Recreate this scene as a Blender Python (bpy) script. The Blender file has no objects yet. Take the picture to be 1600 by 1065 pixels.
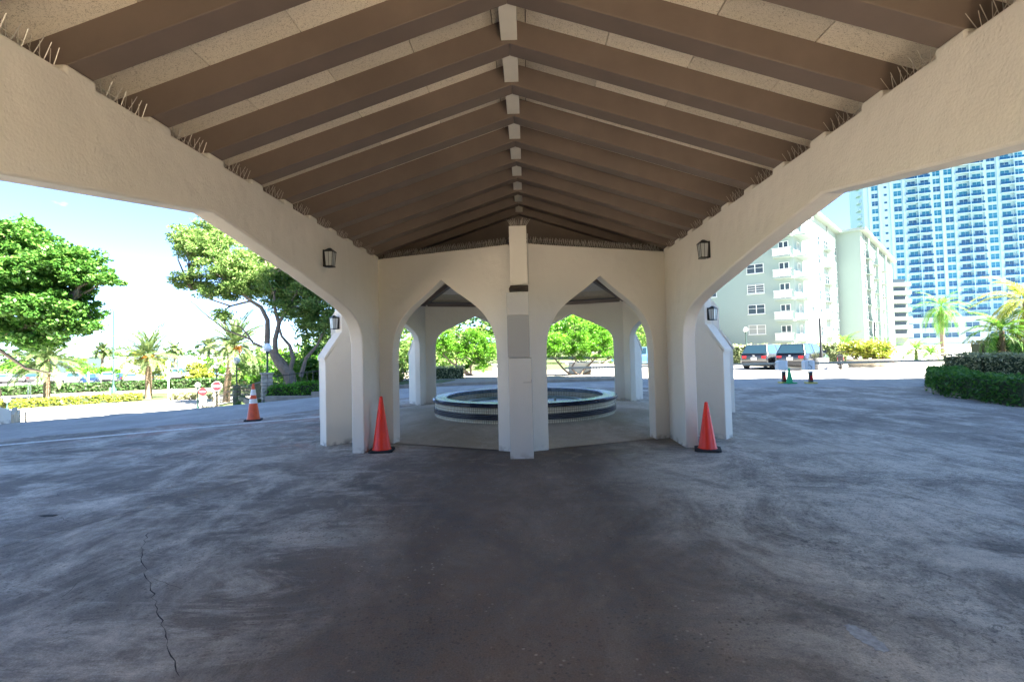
import bpy, math, random
import numpy as np
from mathutils import Vector, Matrix
random.seed(7); rng = np.random.default_rng(7)
R = math.radians
sc = bpy.context.scene
col = sc.collection

# ------------------------------------------------------------------ camera
CAM = Vector((0.09, 0.0, 1.6)); FPX = 800.0
PITCH, YAW, ROLL = R(1.9), R(1.65), R(-1.3)
SHX, SHY = 0.0, -0.0085
camd = bpy.data.cameras.new('camera'); cam = bpy.data.objects.new('camera', camd); col.objects.link(cam)
camd.sensor_width = 36.0; camd.lens = 36.0 * FPX / 1600.0
camd.shift_x = SHX; camd.shift_y = SHY; camd.clip_start = 0.05; camd.clip_end = 3000
CM = Matrix.Rotation(YAW, 4, 'Z') @ Matrix.Rotation(R(90) + PITCH, 4, 'X') @ Matrix.Rotation(ROLL, 4, 'Z')
cam.matrix_world = Matrix.Translation(CAM) @ CM
sc.camera = cam

# ------------------------------------------------------------------ world, sun, exposure
SUN_EL = R(48); SUN_DIR = Vector((0.93, -0.37, 0)).normalized()
az_from_y = math.atan2(SUN_DIR.x, SUN_DIR.y)
w = bpy.data.worlds.new('World'); sc.world = w; w.use_nodes = True
nt = w.node_tree; N = nt.nodes; L = nt.links
bg = N['Background']; bg.inputs[1].default_value = 0.05
sky = N.new('ShaderNodeTexSky'); sky.sky_type = 'NISHITA'; sky.sun_disc = False
sky.sun_elevation = SUN_EL; sky.sun_rotation = az_from_y
sky.air_density = 0.42; sky.dust_density = 0.0; sky.ozone_density = 3.0
tc = N.new('ShaderNodeTexCoord'); sep = N.new('ShaderNodeSeparateXYZ'); L.new(tc.outputs['Generated'], sep.inputs[0])
mp = N.new('ShaderNodeMapping'); mp.inputs['Scale'].default_value = (3.2, 3.2, 7.5); mp.inputs['Location'].default_value = (0.3, 0.15, 0.2)
L.new(tc.outputs['Generated'], mp.inputs[0])
nz = N.new('ShaderNodeTexNoise'); nz.inputs['Scale'].default_value = 1.25; nz.inputs['Detail'].default_value = 9; nz.inputs['Roughness'].default_value = 0.52
L.new(mp.outputs[0], nz.inputs[0])
cr = N.new('ShaderNodeValToRGB'); cr.color_ramp.elements[0].position = 0.60; cr.color_ramp.elements[1].position = 0.74
L.new(nz.outputs[0], cr.inputs[0])
hz = N.new('ShaderNodeMapRange'); hz.inputs[1].default_value = 0.0; hz.inputs[2].default_value = 0.55; hz.inputs[3].default_value = 1.0; hz.inputs[4].default_value = 0.25
L.new(sep.outputs[2], hz.inputs[0])
mm = N.new('ShaderNodeMath'); mm.operation = 'MULTIPLY'; L.new(cr.outputs[0], mm.inputs[0]); L.new(hz.outputs[0], mm.inputs[1])
mx = N.new('ShaderNodeMix'); mx.data_type = 'RGBA'; mx.inputs['B'].default_value = (8.5, 8.8, 9.0, 1)
L.new(mm.outputs[0], mx.inputs['Factor']); L.new(sky.outputs[0], mx.inputs['A']); L.new(mx.outputs['Result'], bg.inputs[0])

sd = bpy.data.lights.new('sun', 'SUN'); sd.energy = 5.0; sd.angle = R(0.53); sd.color = (1.0, 0.95, 0.86)
so = bpy.data.objects.new('sun', sd); col.objects.link(so)
sv = Vector((SUN_DIR.x * math.cos(SUN_EL), SUN_DIR.y * math.cos(SUN_EL), math.sin(SUN_EL)))
so.rotation_euler = sv.to_track_quat('Z', 'Y').to_euler(); so.location = (0, 0, 90)
sc.view_settings.view_transform = 'Standard'; sc.view_settings.look = 'None'
sc.view_settings.exposure = 3.78; sc.view_settings.gamma = 1.0; sc.view_settings.use_white_balance = True; sc.view_settings.white_balance_temperature = 6600; sc.view_settings.white_balance_tint = 10; sc.view_settings.use_curve_mapping = False
sc.render.engine = 'CYCLES'; sc.cycles.max_bounces = 9; sc.cycles.diffuse_bounces = 6; sc.cycles.transparent_max_bounces = 8
sc.cycles.caustics_reflective = False; sc.cycles.caustics_refractive = False; sc.cycles.sample_clamp_indirect = 8.0

# ------------------------------------------------------------------ terrain height and placing helpers
def sstep(a, b, x):
    t = min(1, max(0, (x - a) / (b - a))); return t * t * (3 - 2 * t)
def H(x, y):
    s = 0.75 * y - 0.66 * x
    m = sstep(3.0, 12.0, -x)
    if s < 18.5: d = 0
    elif s < 39: d = 0.088 * (s - 18.5)
    else: d = 1.8 + 0.3 * min(1, (s - 39) / 40)
    return -d * m
def ray(px, py):
    cx = (px - 800.0) / FPX + SHX * 2; cy = (532.5 - py) / FPX + SHY * 1600 / FPX
    return (CM.to_3x3() @ Vector((cx, cy, -1.0))).normalized()
def at(px, py, h=None):
    """where the line of sight through a pixel of the photograph meets the ground (or the level h)"""
    d = ray(px, py)
    if h is not None: return CAM + d * ((h - CAM.z) / d.z)
    t = 3.0
    while t < 600:
        p = CAM + d * t
        if p.z <= H(p.x, p.y): break
        t += 0.05 + t * 0.002
    p.z = H(p.x, p.y); return p
def aty(px, py, y):
    d = ray(px, py); return CAM + d * ((y - CAM.y) / d.y)

# ------------------------------------------------------------------ materials
def mat(name, base, rough=0.7, metal=0.0, noise=None, bump=None, spec=None, trans=None, emit=None, coat=None):
    m = bpy.data.materials.new(name); m.use_nodes = True; n = m.node_tree.nodes; l = m.node_tree.links
    b = n['Principled BSDF']
    b.inputs['Base Color'].default_value = (*base, 1); b.inputs['Roughness'].default_value = rough; b.inputs['Metallic'].default_value = metal
    if spec is not None: b.inputs['Specular IOR Level'].default_value = spec
    if coat: b.inputs['Coat Weight'].default_value = coat; b.inputs['Coat Roughness'].default_value = 0.05
    t = n.new('ShaderNodeTexCoord')
    if noise:
        sc_, amt = noise[0], noise[1]; c2 = noise[2] if len(noise) > 2 else tuple(max(0, c * (1 - amt)) for c in base)
        x = n.new('ShaderNodeTexNoise'); x.inputs['Scale'].default_value = sc_; x.inputs['Detail'].default_value = 8; x.inputs['Roughness'].default_value = 0.62
        l.new(t.outputs['Object'], x.inputs[0])
        r = n.new('ShaderNodeMapRange'); r.inputs[1].default_value = 0.33; r.inputs[2].default_value = 0.7; l.new(x.outputs[0], r.inputs[0])
        k = n.new('ShaderNodeMix'); k.data_type = 'RGBA'; k.inputs['A'].default_value = (*base, 1); k.inputs['B'].default_value = (*c2, 1)
        l.new(r.outputs[0], k.inputs['Factor']); l.new(k.outputs['Result'], b.inputs['Base Color'])
    if bump:
        x = n.new('ShaderNodeTexNoise'); x.inputs['Scale'].default_value = bump[0]; x.inputs['Detail'].default_value = 6
        l.new(t.outputs['Object'], x.inputs[0])
        u = n.new('ShaderNodeBump'); u.inputs['Strength'].default_value = bump[1]; u.inputs['Distance'].default_value = bump[2] if len(bump) > 2 else 0.01
        l.new(x.outputs[0], u.inputs['Height']); l.new(u.outputs[0], b.inputs['Normal'])
    return m
def leafmat(name, c1, c2, c3, transl=0.35):
    m = bpy.data.materials.new(name); m.use_nodes = True; n = m.node_tree.nodes; l = m.node_tree.links
    b = n['Principled BSDF']; g = n.new('ShaderNodeNewGeometry'); r = n.new('ShaderNodeValToRGB')
    e = r.color_ramp.elements; e[0].color = (*c1, 1); e[1].color = (*c3, 1); k = e.new(0.55); k.color = (*c2, 1)
    l.new(g.outputs['Random Per Island'], r.inputs[0]); l.new(r.outputs[0], b.inputs['Base Color'])
    b.inputs['Roughness'].default_value = 0.5; b.inputs['Specular IOR Level'].default_value = 0.35
    tr = n.new('ShaderNodeBsdfTranslucent'); l.new(r.outputs[0], tr.inputs[0])
    ms = n.new('ShaderNodeMixShader'); ms.inputs[0].default_value = transl
    l.new(b.outputs[0], ms.inputs[1]); l.new(tr.outputs[0], ms.inputs[2]); l.new(ms.outputs[0], n['Material Output'].inputs[0])
    return m

M = {}
def stucco(name, base, stain):
    m = bpy.data.materials.new(name); m.use_nodes = True; n = m.node_tree.nodes; l = m.node_tree.links; b = n['Principled BSDF']
    b.inputs['Roughness'].default_value = 0.75; b.inputs['Specular IOR Level'].default_value = 0.3
    g = n.new('ShaderNodeNewGeometry'); mpn = n.new('ShaderNodeMapping'); mpn.inputs['Scale'].default_value = (1.2, 1.2, 0.35); l.new(g.outputs['Position'], mpn.inputs[0])
    a = n.new('ShaderNodeTexNoise'); a.inputs['Scale'].default_value = 1.1; a.inputs['Detail'].default_value = 7; l.new(mpn.outputs[0], a.inputs[0])
    r = n.new('ShaderNodeMapRange'); r.inputs[1].default_value = 0.4; r.inputs[2].default_value = 0.8; r.inputs[4].default_value = 0.5; l.new(a.outputs[0], r.inputs[0])
    k = n.new('ShaderNodeMix'); k.data_type = 'RGBA'; k.inputs['A'].default_value = (*base, 1); k.inputs['B'].default_value = (*stain, 1)
    l.new(r.outputs[0], k.inputs['Factor'])
    # scuffs and splashes low on the wall
    sp = n.new('ShaderNodeSeparateXYZ'); l.new(g.outputs['Position'], sp.inputs[0])
    lo = n.new('ShaderNodeMapRange'); lo.inputs[1].default_value = 0.0; lo.inputs[2].default_value = 0.10; lo.inputs[3].default_value = 1; lo.inputs[4].default_value = 0; l.new(sp.outputs[2], lo.inputs[0])
    s2 = n.new('ShaderNodeTexNoise'); s2.inputs['Scale'].default_value = 9; s2.inputs['Detail'].default_value = 9; l.new(g.outputs['Position'], s2.inputs[0])
    r2 = n.new('ShaderNodeMapRange'); r2.inputs[1].default_value = 0.45; r2.inputs[2].default_value = 0.62; l.new(s2.outputs[0], r2.inputs[0])
    mu = n.new('ShaderNodeMath'); mu.operation = 'MULTIPLY'; l.new(lo.outputs[0], mu.inputs[0]); l.new(r2.outputs[0], mu.inputs[1])
    k2 = n.new('ShaderNodeMix'); k2.data_type = 'RGBA'; k2.inputs['B'].default_value = (0.38, 0.33, 0.28, 1)
    l.new(mu.outputs[0], k2.inputs['Factor']); l.new(k.outputs['Result'], k2.inputs['A']); l.new(k2.outputs['Result'], b.inputs['Base Color'])
    f = n.new('ShaderNodeTexNoise'); f.inputs['Scale'].default_value = 55; f.inputs['Detail'].default_value = 4; l.new(g.outputs['Position'], f.inputs[0])
    f2 = n.new('ShaderNodeTexNoise'); f2.inputs['Scale'].default_value = 3; l.new(g.outputs['Position'], f2.inputs[0])
    ad = n.new('ShaderNodeMath'); ad.operation = 'MULTIPLY_ADD'; ad.inputs[1].default_value = 6; l.new(f2.outputs[0], ad.inputs[0]); l.new(f.outputs[0], ad.inputs[2])
    u = n.new('ShaderNodeBump'); u.inputs['Strength'].default_value = 0.8; u.inputs['Distance'].default_value = 0.006; l.new(ad.outputs[0], u.inputs['Height']); l.new(u.outputs[0], b.inputs['Normal'])
    return m
M['stucco'] = stucco('cream_stucco', (0.77, 0.73, 0.66), (0.67, 0.63, 0.56))
M['stucco_light'] = stucco('pale_stucco', (0.82, 0.76, 0.66), (0.72, 0.66, 0.56))
M['pillar'] = stucco('grey_pillar_paint', (0.55, 0.53, 0.49), (0.48, 0.46, 0.43))
M['pillar_dark'] = mat('grey_panel_paint', (0.34, 0.33, 0.31), 0.6)
M['rafter'] = mat('brown_rafter_paint', (0.19, 0.145, 0.12), 0.5, noise=(2.2, 0.2), bump=(30, 0.15, 0.003))
M['dark'] = mat('dark_brown_timber', (0.10, 0.075, 0.055), 0.7)
M['ridge'] = mat('white_ridge_paint', (0.74, 0.70, 0.62), 0.6, noise=(6, 0.08))
def boardmat():
    m = bpy.data.materials.new('wood_wool_board'); m.use_nodes = True; n = m.node_tree.nodes; l = m.node_tree.links; b = n['Principled BSDF']; b.inputs['Roughness'].default_value = 0.95
    g = n.new('ShaderNodeNewGeometry'); oi = n.new('ShaderNodeObjectInfo')
    v = n.new('ShaderNodeTexNoise'); v.inputs['Scale'].default_value = 60; v.inputs['Detail'].default_value = 5; v.inputs['Distortion'].default_value = 2.5; l.new(g.outputs['Position'], v.inputs[0])
    r = n.new('ShaderNodeValToRGB'); r.color_ramp.elements[0].position = 0.33; r.color_ramp.elements[0].color = (0.40, 0.34, 0.27, 1); r.color_ramp.elements[1].position = 0.47; r.color_ramp.elements[1].color = (0.80, 0.73, 0.62, 1)
    l.new(v.outputs[0], r.inputs[0])
    k = n.new('ShaderNodeHueSaturation'); mr = n.new('ShaderNodeMapRange'); mr.inputs[3].default_value = 0.78; mr.inputs[4].default_value = 1.12; l.new(oi.outputs['Random'], mr.inputs[0]); l.new(mr.outputs[0], k.inputs['Value']); l.new(r.outputs[0], k.inputs['Color'])
    l.new(k.outputs[0], b.inputs['Base Color'])
    u = n.new('ShaderNodeBump'); u.inputs['Strength'].default_value = 0.8; u.inputs['Distance'].default_value = 0.006; l.new(v.outputs[0], u.inputs['Height']); l.new(u.outputs[0], b.inputs['Normal'])
    return m
M['board'] = boardmat()
M['spike'] = mat('spike_steel', (0.60, 0.56, 0.50), 0.4, 0.2)

def ground_material(name, dark, mid, light, brownmask=True):
    """worn concrete: streaked stains, pits and pale scoured patches, all in world coordinates"""
    m = bpy.data.materials.new(name); m.use_nodes = True; n = m.node_tree.nodes; l = m.node_tree.links; b = n['Principled BSDF']
    g = n.new('ShaderNodeNewGeometry'); pos = g.outputs['Position']
    def noise(scale, detail=8, rough=0.6, sx=1, sy=1, dist=0.0, rot=0, loc=(0, 0, 0)):
        mp_ = n.new('ShaderNodeMapping'); mp_.inputs['Scale'].default_value = (sx, sy, 1); mp_.inputs['Rotation'].default_value = (0, 0, rot); mp_.inputs['Location'].default_value = loc; l.new(pos, mp_.inputs[0])
        t = n.new('ShaderNodeTexNoise'); t.inputs['Scale'].default_value = scale; t.inputs['Detail'].default_value = detail; t.inputs['Roughness'].default_value = rough; t.inputs['Distortion'].default_value = dist
        l.new(mp_.outputs[0], t.inputs[0]); return t.outputs[0]
    def mr(src, a, b_, c=0.0, d=1.0):
        x = n.new('ShaderNodeMapRange'); x.inputs[1].default_value = a; x.inputs[2].default_value = b_; x.inputs[3].default_value = c; x.inputs[4].default_value = d; l.new(src, x.inputs[0]); return x.outputs[0]
    def mul(a, b_):
        x = n.new('ShaderNodeMath'); x.operation = 'MULTIPLY'; l.new(a, x.inputs[0])
        if isinstance(b_, float): x.inputs[1].default_value = b_
        else: l.new(b_, x.inputs[1])
        return x.outputs[0]
    def mix(fac, a, b_):
        x = n.new('ShaderNodeMix'); x.data_type = 'RGBA'; l.new(fac, x.inputs['Factor'])
        for s, v in (('A', a), ('B', b_)):
            if isinstance(v, tuple): x.inputs[s].default_value = (*v, 1)
            else: l.new(v, x.inputs[s])
        return x.outputs['Result']
    big = noise(0.33, 9, 0.62, dist=0.6); med = noise(1.1, 10, 0.74, 1.0, 0.55, 0.3, 0.5); fine = noise(7, 10, 0.8); grit = noise(95, 5, 0.8)
    c = mix(mr(big, 0.36, 0.64), dark, mid)
    c = mix(mr(med, 0.47, 0.66, 0, 0.9), c, light)
    sp = n.new('ShaderNodeSeparateXYZ'); l.new(pos, sp.inputs[0])
    if brownmask:
        # oil-darkened lane down the middle of the canopy
        ab = n.new('ShaderNodeMath'); ab.operation = 'ABSOLUTE'
        wob = n.new('ShaderNodeMath'); wob.operation = 'MULTIPLY_ADD'; wob.inputs[1].default_value = 2.6; l.new(big, wob.inputs[0]); l.new(sp.outputs[0], wob.inputs[2])
        sh = n.new('ShaderNodeMath'); sh.operation = 'SUBTRACT'; sh.inputs[1].default_value = 1.35; l.new(wob.outputs[0], sh.inputs[0]); l.new(sh.outputs[0], ab.inputs[0])
        lane = mr(ab.outputs[0], 1.2, 2.5, 1, 0); yc = mr(sp.outputs[1], 9.2, 11.0, 1, 0); lane = mul(lane, yc)
        c = mix(mul(lane, 0.86), c, (0.135, 0.10, 0.082))
        # two tyre tracks in the lane, darker still, and dusty pale footings
        for tx in (-0.75, 0.9):
            d1 = n.new('ShaderNodeMath'); d1.operation = 'SUBTRACT'; d1.inputs[1].default_value = tx + 1.3; l.new(wob.outputs[0], d1.inputs[0])
            d2 = n.new('ShaderNodeMath'); d2.operation = 'ABSOLUTE'; l.new(d1.outputs[0], d2.inputs[0]); c = mix(mul(mul(mr(d2.outputs[0], 0.05, 0.32, 1, 0), mr(fine, 0.3, 0.6)), 0.45), c, (0.05, 0.038, 0.034))
        # faint turning tracks sweeping right and left
        for cx_, cy_, rad_, wd_ in ((7.5, -3.0, 8.3, .16), (7.5, -3.0, 9.9, .16), (-9.0, -2.5, 9.6, .15), (-9.0, -2.5, 11.2, .15)):
            vd = n.new('ShaderNodeVectorMath'); vd.operation = 'DISTANCE'; vd.inputs[1].default_value = (cx_, cy_, 0); l.new(pos, vd.inputs[0])
            e1_ = n.new('ShaderNodeMath'); e1_.operation = 'SUBTRACT'; e1_.inputs[1].default_value = rad_; l.new(vd.outputs['Value'], e1_.inputs[0]); e2_ = n.new('ShaderNodeMath'); e2_.operation = 'ABSOLUTE'; l.new(e1_.outputs[0], e2_.inputs[0])
            c = mix(mul(mul(mr(e2_.outputs[0], wd_ * .4, wd_ * 1.5, 1, 0), mr(fine, 0.35, 0.6)), 0.5), c, (0.085, 0.08, 0.082))
        # pale scoured swirls to the right of the lane, broken up by dark pits
        sw = noise(0.62, 10, 0.72, 1, 1, 1.2, 0, (4, 1, 0)); pit = noise(16, 9, 0.85, 1, 1, 1.2); pit2 = noise(34, 4, 0.7, 1, 1, 0.5)
        pr = mul(mr(sp.outputs[0], 0.8, 2.2), mr(sp.outputs[1], 9.0, 7.0, 0.25, 1)); swm = mr(sw, 0.40, 0.56)
        c = mix(mul(mul(pr, swm), 0.85), c, (0.60, 0.59, 0.575))
        c = mix(mul(mul(mul(pr, mr(pit, 0.50, 0.60)), mr(sw, 0.62, 0.45)), 0.85), c, (0.075, 0.072, 0.074))
        c = mix(mul(mul(pr, mr(pit2, 0.60, 0.66)), 0.6), c, (0.06, 0.06, 0.062))
        # broom scratches at the far right
        st = noise(2.0, 6, 0.8, 9.0, 0.35, 0.2, 0.12); c = mix(mul(mul(mr(st, 0.53, 0.60), mr(sp.outputs[0], 3.2, 5.0)), 0.55), c, (0.10, 0.10, 0.105))
        # pinkish worn paint near the drain
        pl = noise(0.8, 9, 0.7, 1, 1, 0.8, 0, (9, 3, 0)); pk = mul(mul(mr(pl, 0.50, 0.58), mr(sp.outputs[1], 7.6, 9.2)), mr(sp.outputs[0], -3.8, -3.0, 1, 0)); pk = mul(pk, mr(sp.outputs[0], -9.5, -8.0)); c = mix(mul(pk, 0.6), c, (0.42, 0.27, 0.25))
        # chalky scuffs to the left of the lane
        st2 = noise(1.1, 10, 0.8, 0.6, 1.5, 0.6, -0.5, (2, 7, 0)); c = mix(mul(mul(mr(st2, 0.50, 0.62), mr(sp.outputs[0], -0.9, -2.0)), 0.8), c, (0.58, 0.58, 0.58))
        c = mix(mul(mul(mr(pit, 0.56, 0.66), mr(sp.outputs[0], -0.9, -2.0)), 0.5), c, (0.085, 0.085, 0.09))
        # dusty pale spots near the pillar
        ds = noise(1.6, 8, 0.75, 1, 1, 0.5, 0, (1, 5, 0)); c = mix(mul(mul(mr(ds, 0.53, 0.64), mul(lane, mr(sp.outputs[1], 4.5, 6.5))), 0.5), c, (0.34, 0.29, 0.24))
    if brownmask:
        # gritty pitting and pale flecks that stay crisp close to
        vg = n.new('ShaderNodeTexVoronoi'); vg.inputs['Scale'].default_value = 26; l.new(pos, vg.inputs[0]); patch = noise(0.9, 6, 0.7, 1, 1, 0.5, 0, (5, 9, 0))
        c = mix(mul(mul(mr(vg.outputs['Distance'], 0.16, 0.30, 1, 0), mr(patch, 0.42, 0.58)), 0.62), c, (0.055, 0.048, 0.044))
        vg2 = n.new('ShaderNodeTexVoronoi'); vg2.inputs['Scale'].default_value = 17; l.new(pos, vg2.inputs[0]); patch2 = noise(1.3, 6, 0.7, 1, 1, 0.5, 0, (8, 2, 0))
        c = mix(mul(mul(mr(vg2.outputs['Distance'], 0.10, 0.20, 1, 0), mr(patch2, 0.48, 0.62)), 0.5), c, (0.50, 0.46, 0.42))
        # clean concrete out of view, painted pale to bounce more light up
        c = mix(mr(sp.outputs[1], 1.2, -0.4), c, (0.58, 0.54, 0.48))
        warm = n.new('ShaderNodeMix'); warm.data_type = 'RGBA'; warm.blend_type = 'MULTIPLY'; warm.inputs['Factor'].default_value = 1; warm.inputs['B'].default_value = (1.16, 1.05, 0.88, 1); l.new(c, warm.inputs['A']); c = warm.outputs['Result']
    c = mix(mr(fine, 0.42, 0.70, 0, 0.6), c, dark)
    hs = n.new('ShaderNodeHueSaturation'); l.new(mr(grit, 0.3, 0.7, 0.6, 1.35), hs.inputs['Value']); l.new(c, hs.inputs['Color']); l.new(hs.outputs[0], b.inputs['Base Color'])
    l.new(mr(med, 0.4, 0.65, 0.85, 0.62), b.inputs['Roughness'])
    b.inputs['Specular IOR Level'].default_value = 0.28
    hh = n.new('ShaderNodeMath'); hh.operation = 'MULTIPLY_ADD'; hh.inputs[1].default_value = 0.5; l.new(grit, hh.inputs[0]); l.new(fine, hh.inputs[2])
    u = n.new('ShaderNodeBump'); u.inputs['Strength'].default_value = 0.9; u.inputs['Distance'].default_value = 0.016; l.new(hh.outputs[0], u.inputs['Height']); l.new(u.outputs[0], b.inputs['Normal'])
    return m
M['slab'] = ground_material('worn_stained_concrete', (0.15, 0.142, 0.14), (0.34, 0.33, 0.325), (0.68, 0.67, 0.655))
M['drive'] = ground_material('drive_concrete', (0.34, 0.325, 0.30), (0.44, 0.42, 0.385), (0.52, 0.50, 0.46), False)
M['pavfloor'] = ground_material('pavilion_concrete', (0.42, 0.35, 0.26), (0.58, 0.50, 0.39), (0.68, 0.60, 0.48), False)
M['asphalt'] = mat('asphalt', (0.09, 0.09, 0.092), 0.85, noise=(0.6, 0.3), bump=(60, 0.4))
M['soil'] = mat('earth_and_mulch', (0.16, 0.12, 0.085), 0.95, noise=(3, 0.5), bump=(12, 0.8, 0.05))
M['grass'] = mat('lawn_grass', (0.05, 0.085, 0.022), 0.9, noise=(2.0, 0.3, (0.085, 0.11, 0.03)), bump=(40, 1.0, 0.04))
M['sand'] = mat('pale_gravel', (0.28, 0.25, 0.20), 0.9, noise=(5, 0.25), bump=(50, 0.5))
M['kerb'] = mat('kerb_concrete', (0.36, 0.30, 0.23), 0.85, noise=(4, 0.35), bump=(40, 0.4))
M['white'] = mat('white_paint', (0.78, 0.78, 0.75), 0.6, noise=(4, 0.1))
M['black'] = mat('black_metal', (0.015, 0.016, 0.017), 0.45)
M['rubber'] = mat('black_rubber', (0.02, 0.02, 0.02), 0.8)
M['red_cone'] = mat('red_cone_plastic', (0.85, 0.035, 0.012), 0.35)
M['orange_cone'] = mat('orange_cone_plastic', (0.80, 0.10, 0.02), 0.45, noise=(12, 0.25))
M['green_cone'] = mat('green_cone_plastic', (0.01, 0.36, 0.12), 0.45)
M['reflect'] = mat('reflective_sleeve', (0.72, 0.72, 0.70), 0.3)
M['glass_lamp'] = mat('lantern_glass', (0.55, 0.58, 0.58), 0.15)
M['globe'] = mat('white_globe', (0.85, 0.86, 0.85), 0.25)
M['greenpost'] = mat('dark_green_metal', (0.02, 0.06, 0.05), 0.5)
M['navy'] = mat('navy_glazed_tile', (0.012, 0.018, 0.05), 0.2, noise=(14, 0.4))
M['pool'] = mat('pool_tile', (0.28, 0.36, 0.32), 0.3, noise=(3, 0.3))
M['bark'] = mat('grey_bark', (0.24, 0.19, 0.15), 0.95, noise=(5, 0.45), bump=(14, 1.0, 0.05))
M['barkpale'] = mat('pale_branch_bark', (0.26, 0.20, 0.15), 0.95, noise=(5, 0.4), bump=(14, 1.0, 0.05))
M['palmtrunk'] = mat('palm_trunk', (0.30, 0.21, 0.14), 0.95, noise=(9, 0.5), bump=(18, 1.0, 0.06))
M['fruit'] = mat('orange_fruit', (0.75, 0.30, 0.03), 0.6)
M['leaf_deep'] = leafmat('broad_leaf', (0.035, 0.12, 0.018), (0.07, 0.19, 0.03), (0.14, 0.28, 0.045), 0.45)
M['leaf_fine'] = leafmat('fine_leaf', (0.08, 0.17, 0.04), (0.16, 0.27, 0.065), (0.28, 0.36, 0.12), 0.5)
M['leaf_bright'] = leafmat('bright_shrub_leaf', (0.054, 0.186, 0.012), (0.107, 0.297, 0.019), (0.197, 0.410, 0.037), 0.4)
M['leaf_yellow'] = leafmat('yellow_green_leaf', (0.117, 0.186, 0.019), (0.252, 0.297, 0.037), (0.405, 0.390, 0.074), 0.35)
M['leaf_silver'] = leafmat('silver_leaf', (0.126, 0.186, 0.081), (0.270, 0.335, 0.161), (0.494, 0.540, 0.285), 0.3)
M['leaf_dark'] = leafmat('dark_hedge_leaf', (0.022, 0.065, 0.015), (0.045, 0.111, 0.028), (0.090, 0.168, 0.043), 0.3)
M['leaf_tan'] = leafmat('dry_pale_leaf', (0.18, 0.20, 0.08), (0.36, 0.37, 0.18), (0.55, 0.52, 0.32), 0.3)
M['frond_grey'] = leafmat('grey_green_frond', (0.072, 0.131, 0.043), (0.126, 0.195, 0.074), (0.233, 0.279, 0.112), 0.3)
M['frond_green'] = leafmat('green_frond', (0.045, 0.149, 0.019), (0.090, 0.241, 0.025), (0.216, 0.354, 0.050), 0.35)
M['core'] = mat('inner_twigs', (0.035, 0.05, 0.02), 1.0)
M['orange_leaf'] = leafmat('orange_dead_leaf', (0.315, 0.131, 0.012), (0.450, 0.204, 0.025), (0.539, 0.326, 0.050), 0.3)
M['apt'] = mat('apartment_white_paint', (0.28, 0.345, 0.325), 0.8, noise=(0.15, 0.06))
M['aptglass'] = mat('apartment_window_glass', (0.03, 0.045, 0.055), 0.25)
M['aptcurtain'] = mat('apartment_shutter', (0.30, 0.32, 0.30), 0.6)
M['aptcurtain2'] = mat('apartment_screen', (0.12, 0.13, 0.11), 0.6)
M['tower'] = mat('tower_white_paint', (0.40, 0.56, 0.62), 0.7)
M['teal'] = mat('tower_teal_glass', (0.008, 0.19, 0.30), 0.12, noise=(0.08, 0.5, (0.006, 0.10, 0.20)))
M['tealdark'] = mat('tower_balcony_glass', (0.006, 0.07, 0.17), 0.15)
M['tan'] = mat('tan_paint', (0.60, 0.50, 0.36), 0.8, noise=(4, 0.2))
M['pot'] = mat('tan_pot', (0.50, 0.44, 0.33), 0.8, noise=(6, 0.2))
M['stone'] = mat('coral_stone', (0.48, 0.42, 0.33), 0.9, noise=(6, 0.45), bump=(15, 1.0, 0.03))
M['mortar'] = mat('mortar', (0.20, 0.18, 0.15), 0.95)
M['rail'] = mat('dark_bronze_rail', (0.05, 0.045, 0.04), 0.5)
M['signred'] = mat('sign_red', (0.62, 0.02, 0.03), 0.4)
M['signwhite'] = mat('sign_white', (0.85, 0.85, 0.85), 0.4)
M['signblack'] = mat('sign_black', (0.03, 0.03, 0.03), 0.5)
M['tyre'] = mat('tyre', (0.02, 0.02, 0.02), 0.8); M['rim'] = mat('alloy_rim', (0.5, 0.5, 0.52), 0.3, 0.8)
M['carglass'] = mat('car_glass', (0.02, 0.05, 0.07), 0.05, coat=1.0)
M['tail'] = mat('tail_light', (0.55, 0.01, 0.015), 0.2); M['head'] = mat('head_light', (0.7, 0.7, 0.7), 0.1)
M['plate'] = mat('number_plate', (0.7, 0.7, 0.68), 0.4)
PAINT = {k: mat('paint_' + k, c, 0.25, 0.2, coat=1.0) for k, c in dict(white=(0.75, 0.75, 0.75), silver=(0.42, 0.44, 0.46), black=(0.015, 0.017, 0.02), blue=(0.02, 0.06, 0.16), navy=(0.015, 0.03, 0.07), charcoal=(0.04, 0.045, 0.05), lightblue=(0.16, 0.32, 0.48), red=(0.4, 0.02, 0.02)).items()}

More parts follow.
